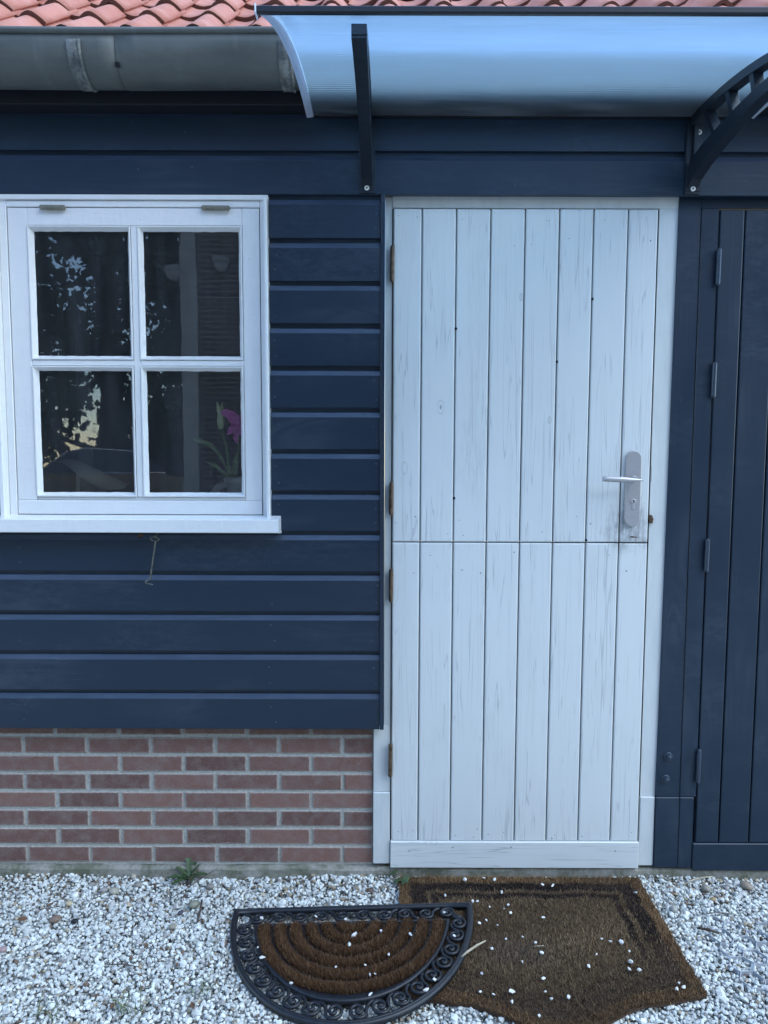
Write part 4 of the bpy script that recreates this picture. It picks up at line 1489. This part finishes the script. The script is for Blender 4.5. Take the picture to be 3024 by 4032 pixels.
def scroll_mesh(mirror, name="scroll"):
    """one running-dog scroll: a tail from the inner rim that curls into a knob"""
    s = -1 if mirror else 1
    pts, rr = [], []
    tail = [(-0.046, 0.0235), (-0.036, 0.0225), (-0.026, 0.012), (-0.0205, -0.002)]
    for p in tail:
        pts.append((p[0] * s, p[1], 0.0075)); rr.append(0.0050)
    for i in range(1, 24):
        t = i / 23
        a = radians(192) + t * radians(520)
        r = 0.0215 * (1 - t) ** 0.85 + 0.0040
        pts.append((s * (0.0 + r * cos(a)), 0.0 + r * sin(a), 0.0075 + .0012 * t)); rr.append(0.0050 - .0006 * t)
    mb = MB().tube(pts, rr, 6, flat=1.1)
    mb.lathe([(0.0046, -0.004), (0.0058, 0.002), (0.0040, 0.0048), (0.0015, 0.0055)], (pts[-1][0] * .4, pts[-1][1] * .4, 0.0075), 'z', 8)
    me = mb.mesh(name)
    me.materials.append(M["rubber"])
    return me


SCR = (scroll_mesh(False), scroll_mesh(True))


def put_scroll(me, x, y, ang, sx=1.0, sy=1.0):
    o = obj("scroll", me, None, hr)
    o.matrix_parent_inverse = hr.matrix_world.inverted() if False else Matrix.Translation(hr.location).inverted()
    o.matrix_basis = TILT @ Matrix.Translation((x, y, 0)) @ Matrix.Rotation(ang, 4, 'Z') @ Matrix.Diagonal((sx, sy, 1.0, 1.0))


AM, BM = 0.3355, 0.4430
# arc-length spaced positions along the middle of the band
N = 400
tt = [0.155 + (pi - 0.31) * i / N for i in range(N + 1)]
acc = [0.0]
for i in range(N):
    p, q = ell(AM, BM, tt[i]), ell(AM, BM, tt[i + 1])
    acc.append(acc[-1] + math.hypot(q[0] - p[0], q[1] - p[1]))
CNT = 18
for k in range(CNT):
    s = acc[-1] * (k + .5) / CNT
    i = min(range(N + 1), key=lambda j: abs(acc[j] - s))
    t = tt[i]
    x, y = ell(AM, BM, t)
    dx, dy = -AM * sin(t), -BM * cos(t)
    ang = math.atan2(dy, dx)
    wide = 1.0 + 0.22 * sin(t) ** 2
    left = k >= CNT / 2
    # local +y must face the rim: direction of travel is right-to-left, outside lies on its left
    put_scroll(SCR[1 if left else 0], x, y, ang, 1.02, -0.93 * wide if not left else -0.93 * wide)
for i in range(10):
    x = -0.297 + 0.066 * i
    left = i < 5
    put_scroll(SCR[1 if not left else 0], x, -0.048, 0.0, 0.95, 0.92 if i % 2 == 0 else -0.92)


def half_pile():
    rng = RNG
    n = 60000
    p = np.stack([rng.uniform(-.29, .29, n), rng.uniform(-.39, -.086, n)], -1)
    rho = np.sqrt((p[:, 0] / 0.289) ** 2 + ((p[:, 1] + 0.086) / 0.300) ** 2)
    p, rho = p[rho < 1], rho[rho < 1]
    n = len(p)
    # concentric ridges with cut grooves between them
    ph = (rho * 6.1 - 0.05) % 1.0
    rid = np.clip(np.sin(np.clip((ph - .16) / .84, 0, 1) * pi), 0, 1) ** .55
    keep = rng.uniform(0, 1, n) < 0.10 + 0.9 * (rid > .25)
    p, rid = p[keep], rid[keep]
    n = len(p)
    v = rng.uniform(0.4, 1.25, n)
    c = np.array((0.170, 0.088, 0.043))[None] * v[:, None] * (0.45 + .6 * rid)[:, None]
    lt = rng.uniform(0, 1, n) < .06
    c[lt] = np.array((0.28, 0.18, 0.10)) * rng.uniform(.7, 1.1, (lt.sum(), 1))
    L = (0.006 + 0.013 * rid) * rng.uniform(.8, 1.15, n) * np.where(lt, 1.2, 1)
    co, tr, cc = fibres(p, np.full(n, .006), L, c, 0.75, rng, 0.0010)
    R_ = np.array(TILT)
    co = co @ R_[:3, :3].T + R_[:3, 3]
    me = raw_mesh("coir_pile", co, tr, cc, M["fibre"])
    obj("coir_pile", me, None, hr, kind="stuff")


half_pile()

# ------------------------------------------------------------------ loose stones on the mats


def stone_mesh(size, col, seed, name="gravel_stone"):
    rng = np.random.default_rng(seed)
    co, tr, cc = stone_cloud(np.zeros((1, 2)), np.array([size]), np.zeros(1), np.array([col]), rng)
    return raw_mesh(name, co, tr, cc, M["stone"])


SM = [stone_mesh(0.0066, (0.66, 0.66, 0.63), 100 + i) for i in range(12)]
COIR_ST = [(0.278, -0.07), (0.344, -0.06), (0.378, -0.069), (0.536, -0.097), (0.569, -0.102), (0.392, -0.14), (0.204, -0.159), (0.29, -0.19), (0.306, -0.19), (0.341, -0.219), (0.402, -0.208), (0.386, -0.229), (0.403, -0.248), (0.501, -0.272), (0.321, -0.286), (0.298, -0.3), (0.352, -0.309), (0.367, -0.374), (0.419, -0.364), (0.452, -0.39), (0.461, -0.433), (0.653, -0.372), (0.676, -0.384), (0.707, -0.387), (0.619, -0.44), (0.718, -0.426), (0.707, -0.471), (0.693, -0.5), (0.719, -0.503), (0.582, -0.489), (0.444, -0.538), (0.398, -0.471), (0.319, -0.416), (0.276, -0.52), (0.263, -0.589), (0.297, -0.598), (0.348, -0.588), (0.342, -0.625), (0.449, -0.614), (0.495, -0.608), (0.404, -0.673), (0.438, -0.588), (0.812, -0.554), (0.818, -0.57), (0.797, -0.577), (0.834, -0.14)]
HALF_ST = [(-0.086, -0.364), (-0.098, -0.409), (-0.005, -0.349), (0.083, -0.371), (0.017, -0.456), (-0.131, -0.5), (-0.049, -0.496), (-0.035, -0.535), (-0.021, -0.532), (-0.347, -0.446), (-0.368, -0.402), (-0.251, -0.552), (-0.033, -0.602), (-0.116, -0.29), (0.191, -0.263), (-0.42, -0.267), (-0.378, -0.267), (-0.209, -0.272), (0.213, -0.375), (0.142, -0.554), (0.118, -0.592)]
for pts, z, lab, grp in ((COIR_ST, 0.026, "small white gravel stone lying loose on the large brown coir doormat", "white stones on the coir doormat"),
                         (HALF_ST, None, "small white gravel stone lying loose on the half round black doormat", "white stones on the half round doormat")):
    for x, y in pts:
        o = obj("gravel_stone", random.choice(SM), None, label=lab, cat="stone", group=grp)
        if z is None:
            rho = half_r(x, y, 0.303, 0.404)
            zz = on_mat(x - HM[0], y - HM[1], 0.019 if rho < .88 else 0.014).z
        else:
            zz = z
        s = random.uniform(.65, 1.25)
        o.location = (x, y, zz)
        o.rotation_euler = (random.uniform(-.5, .5), random.uniform(-.5, .5), random.uniform(0, 6.28))
        o.scale = (s * random.uniform(.8, 1.35), s * random.uniform(.7, 1.1), s * random.uniform(.6, .95))

# ------------------------------------------------------------------ larger pebbles in the gravel
PEB = [
    ((-0.932, -0.108), .024, (0.30, 0.29, 0.27), "rounded grey pebble beside the tan grey one, under the brick wall"),
    ((-0.896, -0.114), .030, (0.34, 0.32, 0.26), "largest tan grey pebble in the gravel below the brick wall"),
    ((-0.830, -0.076), .026, (0.26, 0.24, 0.21), "dark grey pebble near the footing, left of the dandelion weed"),
    ((-1.018, -0.136), .025, (0.80, 0.79, 0.74), "big white pebble in the gravel at left"),
    ((-1.019, -0.182), .024, (0.46, 0.39, 0.25), "yellowish tan pebble just in front of the big white pebble"),
    ((-1.027, -0.262), .031, (0.19, 0.13, 0.10), "reddish brown pebble in the gravel at left"),
    ((-0.963, -0.272), .022, (0.012, 0.012, 0.016), "round black pebble in the white gravel"),
    ((-0.611, -0.185), .034, (0.22, 0.22, 0.17), "long greenish grey pebble beside the dark upright twig"),
    ((-0.583, -0.087), .027, (0.22, 0.20, 0.175), "grey brown pebble right of the dandelion weed"),
    ((-1.121, -0.402), .022, (0.34, 0.24, 0.23), "pinkish pebble at the far left of the gravel"),
    ((-0.649, -0.295), .023, (0.26, 0.24, 0.19), "flat olive grey pebble in the gravel left of the half round mat"),
    ((-0.644, -0.226), .018, (0.07, 0.06, 0.075), "dark purple grey pebble in front of the greenish one"),
    ((-0.862, -0.026), .020, (0.42, 0.37, 0.29), "pale tan pebble against the concrete footing"),
    ((1.089, -0.090), .032, (0.28, 0.25, 0.21), "flat grey brown pebble by the blue post"),
    ((1.233, -0.074), .036, (0.27, 0.22, 0.17), "largest brown pebble in front of the blue door"),
    ((1.086, -0.148), .019, (0.33, 0.23, 0.13), "small orange tan pebble right of the coir mat"),
    ((0.937, -0.199), .023, (0.33, 0.33, 0.29), "pale grey green pebble beside the coir mat edge"),
]
for i, ((x, y), s, c, lab) in enumerate(PEB):
    rng = np.random.default_rng(300 + i)
    bm = bmesh.new()
    bmesh.ops.create_icosphere(bm, subdivisions=2, radius=1.0)
    dirs = [Vector(rng.normal(0, 1, 3)).normalized() for _ in range(5)]
    am = rng.uniform(-.16, .12, 5)
    for q in bm.verts:
        k = 1 + sum(a * max(0, q.co.dot(d)) ** 2 for a, d in zip(am, dirs))
        q.co = Vector((q.co.x * k * s * .62, q.co.y * k * s * .48, q.co.z * k * s * .36))
    mb = MB().from_bm(bm, True)
    me = mb.mesh("pebble")
    ca = me.color_attributes.new("col", 'FLOAT_COLOR', 'POINT')
    ca.data.foreach_set("color", list((*c, 1.0)) * len(me.vertices))
    o = obj("pebble", me, M["stone"], label=lab, cat="pebble", group="larger pebbles in the gravel")
    o.location = (x, y, 0.006 + s * .10)
    o.rotation_euler = (rng.uniform(-.3, .3), rng.uniform(-.3, .3), rng.uniform(0, 6.28))

# ------------------------------------------------------------------ plastic gravel grid
gg = MB()
w = 0.062
R_ = w / sqrt(3)
cells, done = [], set()
org = Vector((1.036, -0.387))
va, vb = Vector((w * cos(radians(30)), w * sin(radians(30)))), Vector((0, w))
for i in range(-2, 6):
    for j in range(-6, 4):
        c = org + va * i + vb * j
        if 0.955 < c.x < 1.30 and -0.60 < c.y < -0.24 and c.y < -0.24 - (1.02 - c.x) * .6 and c.x > 0.985 + max(0, -0.42 - c.y) * .55:
            for k in range(6):
                a0, a1 = pi / 3 * k, pi / 3 * (k + 1)
                p = c + Vector((R_ * cos(a0), R_ * sin(a0)))
                q = c + Vector((R_ * cos(a1), R_ * sin(a1)))
                key = tuple(sorted(((round(p.x, 3), round(p.y, 3)), (round(q.x, 3), round(q.y, 3)))))
                if key in done: continue
                done.add(key)
                d = (q - p).normalized() * .0002
                nrm = Vector((-(q - p).y, (q - p).x)).normalized() * 0.0011
                z1 = lambda v: 0.0040 + 0.0045 * sin(v.x * 40) * sin(v.y * 33 + 1)
                vs = []
                for e, sg in ((p + d, 1), (p + d, -1), (q - d, 1), (q - d, -1)):
                    vs += [(e.x + nrm.x * sg, e.y + nrm.y * sg, -0.01), (e.x + nrm.x * sg, e.y + nrm.y * sg, z1(e))]
                gg.add(vs, [(0, 1, 5, 4), (2, 6, 7, 3), (1, 3, 7, 5), (0, 2, 3, 1), (4, 5, 7, 6)])
obj("gravel_grid", gg, M["grid"], label="grey honeycomb plastic grid half buried in the gravel", cat="gravel grid")

# ------------------------------------------------------------------ weeds, grass, twigs, leaves
wd = thing("weed", "dandelion weed with toothed leaves growing at the foot of the brick wall", "weed", (-0.668, -0.030, 0.0))


def toothed(L, W, ang, rise, droop):
    vs, fs = [], []
    n = 12
    for i in range(n + 1):
        t = i / n
        r = L * t
        z = 0.008 + rise * t - droop * t * t
        ww = W * (0.25 + 0.9 * sin(pi * min(1, t * .95)) ** .8) * (1.0 if i % 2 else 0.45)
        if i == n: ww = 0.0004
        c = Vector((cos(ang), sin(ang), 0))
        s = Vector((-sin(ang), cos(ang), 0))
        b = Vector((-0.668, -0.032, z)) + c * r
        back = c * (-.10 * L if i % 2 else 0)
        vs += [b - s * ww + Vector((0, 0, ww * .3)) + back * .4, b, b + s * ww + Vector((0, 0, ww * .3)) + back * .4]
    for i in range(n):
        for c in (0, 1):
            fs.append((i * 3 + c, i * 3 + c + 1, i * 3 + c + 4, i * 3 + c + 3))
    return vs, fs


for L, W, a, r_, d_ in ((0.075, .013, 200, .03, .02), (0.070, .013, 228, .015, .012), (0.068, .012, -8, .035, .02), (0.055, .012, 105, .085, .01), (0.045, .010, 70, .05, .01), (0.05, .010, 165, .04, .01), (0.045, .010, 300, .02, .012), (.04, .009, 20, .05, .01)):
    o = obj("leaf", MB().add(*toothed(L, W, radians(a), r_, d_), smooth=True), M["weed"], wd)

GT = ((-0.667, -0.625, "wispy green grass tuft in the gravel at the bottom left", 26), (-0.498, -0.562, "sparse grass tuft in the gravel beside the half round mat", 16), (-0.88, -0.66, "thin grass tuft at the bottom edge of the gravel", 14))
for x, y, lab, cnt in GT:
    mb = MB()
    for i in range(cnt):
        a = random.uniform(0, 2 * pi)
        L = random.uniform(.03, .075)
        b = Vector((x + random.uniform(-.03, .03), y + random.uniform(-.02, .02), 0.0))
        d = Vector((cos(a), sin(a), 0))
        s = Vector((-d.y, d.x, 0)) * 0.0011
        m1 = b + d * L * .45 + Vector((0, 0, L * .5))
        m2 = b + d * L + Vector((0, 0, L * .45))
        mb.add([b - s, b + s, m1 - s * .9, m1 + s * .9, m2], [(0, 1, 3, 2), (2, 3, 4)])
    obj("grass_tuft", mb, M["grass"], label=lab, cat="grass", group="grass tufts in the gravel")

TW = (
    ("twig", [(-0.7087, -0.1734, .010), (-0.66, -0.120, .016), (-0.62, -0.06, .022), (-0.5795, -0.022, .030)], .0016, "twig", "long thin dry stem leaning across the dandelion weed"),
    ("twig", [(-0.589, -0.1728, .016), (-0.582, -0.22, .014), (-0.5768, -0.2767, .012)], .0038, "twig", "short dark upright twig in the gravel above the half round mat"),
    ("twig", [(0.2221, -0.4665, .033), (0.245, -0.452, .042), (0.275, -0.425, .042), (0.3041, -0.394, .034)], .0034, "straw", "pale dry stick lying across the edge between the two mats"),
    ("twig", [(1.018, -0.0731, .012), (1.06, -0.052, .016), (1.10, -0.040, .018), (1.1338, -0.0353, .018)], .0026, "straw", "pale straw stick by the footing under the blue door"),
    ("twig", [(0.9692, -0.3002, .012), (1.0, -0.310, .014), (1.025, -0.326, .012)], .0042, "twig", "dark bark twig on the gravel right of the coir mat"),
    ("twig", [(-0.789, -0.4658, .010), (-0.74, -0.468, .012), (-0.6949, -0.4759, .010)], .0018, "twig", "thin dark twig lying in the left gravel"),
    ("twig", [(0.4409, -0.4155, .032), (0.4714, -0.4121, .032)], .0014, "straw", "tiny pale matchstick twig in the middle of the coir mat"),
    ("twig", [(1.00, -0.235, .010), (1.06, -0.225, .014), (1.12, -0.232, .012)], .0012, "twig", "thin curved dark stem on the gravel before the blue post"),
)
for nm, pts, r, mt, lab in TW:
    mb = MB().tube(pts, [r * .8] + [r] * (len(pts) - 2) + [r * .6], 7)
    obj(nm, mb, M[mt], label=lab, cat="twig", group="twigs lying about")

LV = ((-1.125, -0.272, .03, .4, "curled brown dead leaf in the gravel at far left"), (-1.07, -0.20, .022, 1.2, "small brown leaf scrap left of the yellowish pebble"), (-0.50, -0.63, .026, 2.0, "brown dead leaf beside the small grass tuft"),
      (-0.71, -0.63, .022, .8, "brown leaf scrap by the wispy grass tuft"), (-0.115, -0.176, .028, .2, "brown dead leaf in the gravel behind the half round mat"), (-0.20, -0.272, .024, 2.6, "dry tan leaf stuck in the scrollwork of the half round mat"), (0.05, -0.06, .026, 1.0, "dark brown leaf at the back left corner of the coir mat"),
      (-0.655, -0.055, .018, .5, "small orange brown leaf caught in the dandelion weed"), (0.245, -0.205, .02, 1.4, "small tan leaf scrap on the coir mat next to the rubber rim"))
for x, y, s, a, lab in LV:
    pts = [(-s * .5, 0, 0), (-s * .2, 0, .004), (s * .15, 0, .003), (s * .5, 0, .007)]
    v, f_ = blade(pts, [.001, s * .28, s * .25, .001], (0, 0, 1))
    o = obj("dead_leaf", MB().add(v, f_), M["leaf"], label=lab, cat="leaf", group="dead leaves on the ground")
    o.location = (x, y, 0.012 if -0.3 < x - 0.3 < .6 and y < -.04 and x > .1 else 0.013)
    if x > .1: o.location.z = .03
    o.rotation_euler = (random.uniform(-.4, .4), random.uniform(-.3, .3), a)
iv = thing("ivy_sprig", "small ivy sprig at the footing by the corner of the coir mat", "ivy", (0.045, -0.03, 0.0))
for x, y, z, s, a in ((0.0737, -0.080, .032, .022, -1.0), (0.0345, -0.035, .030, .024, -2.2), (0.0456, -0.070, .022, .018, -1.8)):
    star = [(cos(t) * (s * (1.0 if i % 2 == 0 else .55)), sin(t) * (s * (1.0 if i % 2 == 0 else .55))) for i, t in enumerate([2 * pi * q / 10 for q in range(10)])]
    mb = MB().add([(p[0], p[1], -.15 * abs(p[1])) for p in star] + [(0, 0, .002)], [(i, (i + 1) % 10, 10) for i in range(10)])
    o = obj("leaf", mb, M["weed"], iv)
    o.location = (x, y, z)
    o.matrix_parent_inverse = Matrix.Translation(iv.location).inverted()
    o.rotation_euler = (0.5, 0.1, a)
obj("stem", MB().tube([(0.04, -0.02, 0.035), (0.036, -0.04, .025), (0.05, -0.065, .018), (0.07, -0.078, .028)], .0012, 6), M["twig"], iv)

# ------------------------------------------------------------------ what the panes mirror: house, trees, car behind the camera
nh = thing("neighbour_house", "brick house across the yard with a white corner post", "house", (2.0, -7.6, 0.0))
obj("wall", MB().box(-2.45, 9.0, -12.0, -7.42, -0.02, 5.2), M["backbrick"], nh)
obj("corner_post", MB().box(-2.66, -2.452, -7.62, -7.38, -0.02, 4.3, .01), M["backwhite"], nh)
obj("roof", MB().prism([(-7.1, 5.2), (-12.3, 5.2), (-9.7, 8.2)], lambda y, z: (-2.9, y, z), lambda y, z: (9.4, y, z)), M["leaf"], nh)
for x, y, z, lab in ((-2.12, -7.42, 3.88, "white dome camera on the brick house wall"), (-2.74, -7.5, 3.78, "white dome camera on the corner post")):
    dc = thing("dome_camera", lab, "camera", (x, y, z), "dome cameras on the brick house")
    obj("mount", MB().lathe([(0.10, 0), (0.10, -0.02), (0.085, -0.10)], (x, y, z + .1), 'y', 16) if False else MB().lathe([(0.10, 0.0), (0.115, 0.03), (0.10, 0.07)], (x, y + .10, z), 'z', 16), M["backwhite"], dc)
    obj("dome", MB().lathe([(0.02, -0.12), (0.065, -0.10), (0.09, -0.05), (0.095, -0.003)], (x, y + .10, z), 'z', 16), M["backwhite"], dc)


def tree(x, y, h, r, label, seed, n=7000):
    rs = random.Random(seed)
    rng = np.random.default_rng(seed)
    t = thing("tree", label, "tree", (x, y, 0), "trees across the yard")
    tr = MB()
    tr.tube([(x, y, -0.02), (x + .05, y, h * .25), (x - .08, y + .05, h * .55), (x, y, h * .92)], [h * .028, h * .022, h * .015, h * .003], 9)
    blobs = []
    for i in range(22):
        a, z = rs.uniform(0, 2 * pi), h * rs.uniform(.14, .98)
        rr = r * (1.1 - .75 * z / h) * rs.uniform(.4, 1.0)
        p = (x + cos(a) * rr, y + sin(a) * rr, z)
        tr.tube([(x, y, z * .72), ((x + p[0]) / 2, (y + p[1]) / 2, z * .92), p], [h * .008, h * .005, h * .002], 6)
        blobs.append((*p, r * rs.uniform(.28, .55)))
    obj("trunk", tr, M["bark"], t)
    B = np.array(blobs)
    k = rng.integers(0, len(B), n)
    d = rng.normal(0, 1, (n, 3))
    d /= np.linalg.norm(d, axis=1)[:, None]
    p = B[k, :3] + d * (B[k, 3] * rng.uniform(.25, 1.05, n) ** .6)[:, None] * np.array((1, 1, .75))
    u = rng.normal(0, 1, (n, 3)); u /= np.linalg.norm(u, axis=1)[:, None]
    v = np.cross(u, rng.normal(0, 1, (n, 3))); v /= np.linalg.norm(v, axis=1)[:, None]
    s = rng.uniform(.07, .20, n)[:, None]
    co = np.stack([p - u * s, p + v * s * .5, p + u * s, p - v * s * .5], 1).reshape(-1, 3)
    f_ = np.arange(4 * n).reshape(-1, 4)
    c = np.array((0.035, 0.055, 0.025))[None] * rng.uniform(.5, 1.6, (n, 1))
    obj("crown", raw_mesh("crown", co, f_, np.repeat(c, 4, 0), M["foliage"], nper=4), None, t)


for i, (x, y, h, r, lab) in enumerate((
    (-9.5, -14.5, 11.5, 2.9, "tall dark tree left of the others across the yard"), (-6.8, -16.0, 12.5, 3.0, "tallest dark tree behind the parked car"), (-4.6, -17.5, 11.0, 2.6, "dark tree nearest the brick house corner"),
    (-12.6, -12.0, 9.5, 2.8, "broad dark tree at the far end of the yard"), (-3.2, -21.0, 9.0, 2.6, "distant tree behind the brick house corner"), (-15.5, -8.5, 9.0, 2.8, "dark tree at the side of the yard"))):
    tree(x, y, h, r, lab, 900 + i)

def far_wood():
    rng = np.random.default_rng(77)
    n = 40000
    x = rng.uniform(-34, 6, n)
    top = 9.0 + 2.2 * np.sin(x * .55) + 1.3 * np.sin(x * 1.7 + 1)
    z = rng.uniform(0.0, 1, n) ** .9 * top
    y = -23 - (x * .02) ** 2 + rng.normal(0, .9, n)
    gap = (np.sin(x * 1.3 + z * .8) * np.sin(z * 1.1 + x * .37) > .72) | ((np.abs(x + 9.6) < 1.5) & (z > .9) & (z < 3.4) & (rng.uniform(0, 1, n) < .86))
    p = np.stack([x, y, z], -1)[~gap]
    n = len(p)
    u = rng.normal(0, 1, (n, 3)); u /= np.linalg.norm(u, axis=1)[:, None]
    v = np.cross(u, rng.normal(0, 1, (n, 3))); v /= np.linalg.norm(v, axis=1)[:, None]
    s = rng.uniform(.08, .26, n)[:, None]
    co = np.stack([p - u * s, p + v * s * .6, p + u * s, p - v * s * .6], 1).reshape(-1, 3)
    c = np.array((0.030, 0.045, 0.022))[None] * rng.uniform(.5, 1.5, (n, 1))
    obj("woods", raw_mesh("woods", co, np.arange(4 * n).reshape(-1, 4), np.repeat(c, 4, 0), M["foliage"], nper=4), None, kind="stuff")


far_wood()
pc = thing("parked_car", "dark parked car under the trees across the yard", "car", (-6.0, -13.2, 0.0))
ox, oy = -6.0, -13.2
side = [(-2.1, .35), (2.05, .35), (2.12, .62), (2.0, .90), (1.55, .98), (-1.0, .97), (-1.95, .80), (-2.15, .60)]
cab = [(-1.02, .972), (1.62, .982), (1.25, 1.38), (.75, 1.47), (-.10, 1.48), (-.45, 1.40)]
obj("body", MB().prism(side, lambda a, z: (ox + a, oy - .85, z), lambda a, z: (ox + a, oy + .85, z)), M["carpaint"], pc)
obj("cabin", MB().prism(cab, lambda a, z: (ox + a * .98, oy - .78 + (z - .97) * .3, z), lambda a, z: (ox + a * .98, oy + .78 - (z - .97) * .3, z)), M["carglass"], pc)
obj("roof_trim", MB().tube([(ox - 1.0, oy + .775, .985), (ox - .46, oy + .665, 1.405), (ox - .1, oy + .635, 1.49), (ox + .74, oy + .635, 1.48), (ox + 1.25, oy + .665, 1.39)], .016, 6).tube([(ox - 1.0, oy + .80, .985), (ox + 1.6, oy + .80, .995)], .014, 6), M["chrome"], pc)
for a in (-1.32, 1.30):
    for s in (-1, 1):
        wy = oy + s * .78
        w_ = obj("wheel", MB().tube([(ox + a + .24 * cos(t), wy, .31 + .24 * sin(t)) for t in [2 * pi * i / 18 for i in range(18)]], .085, 8, closed=True), M["tyre"], pc)
        obj("rim", MB().lathe([(.18, -.04), (.19, 0), (.06, .04)], (ox + a, wy, .31), 'y', 14), M["chrome"], w_)
for s in (-1, 1):
    obj("headlight", MB().box(ox - 2.16, ox - 2.02, oy + s * .62 - .16, oy + s * .62 + .16, .62, .74, .02), M["lamp"], pc)
    obj("tail_light", MB().box(ox + 2.03, ox + 2.13, oy + s * .66 - .12, oy + s * .66 + .12, .68, .84, .02), M["rust"], pc)
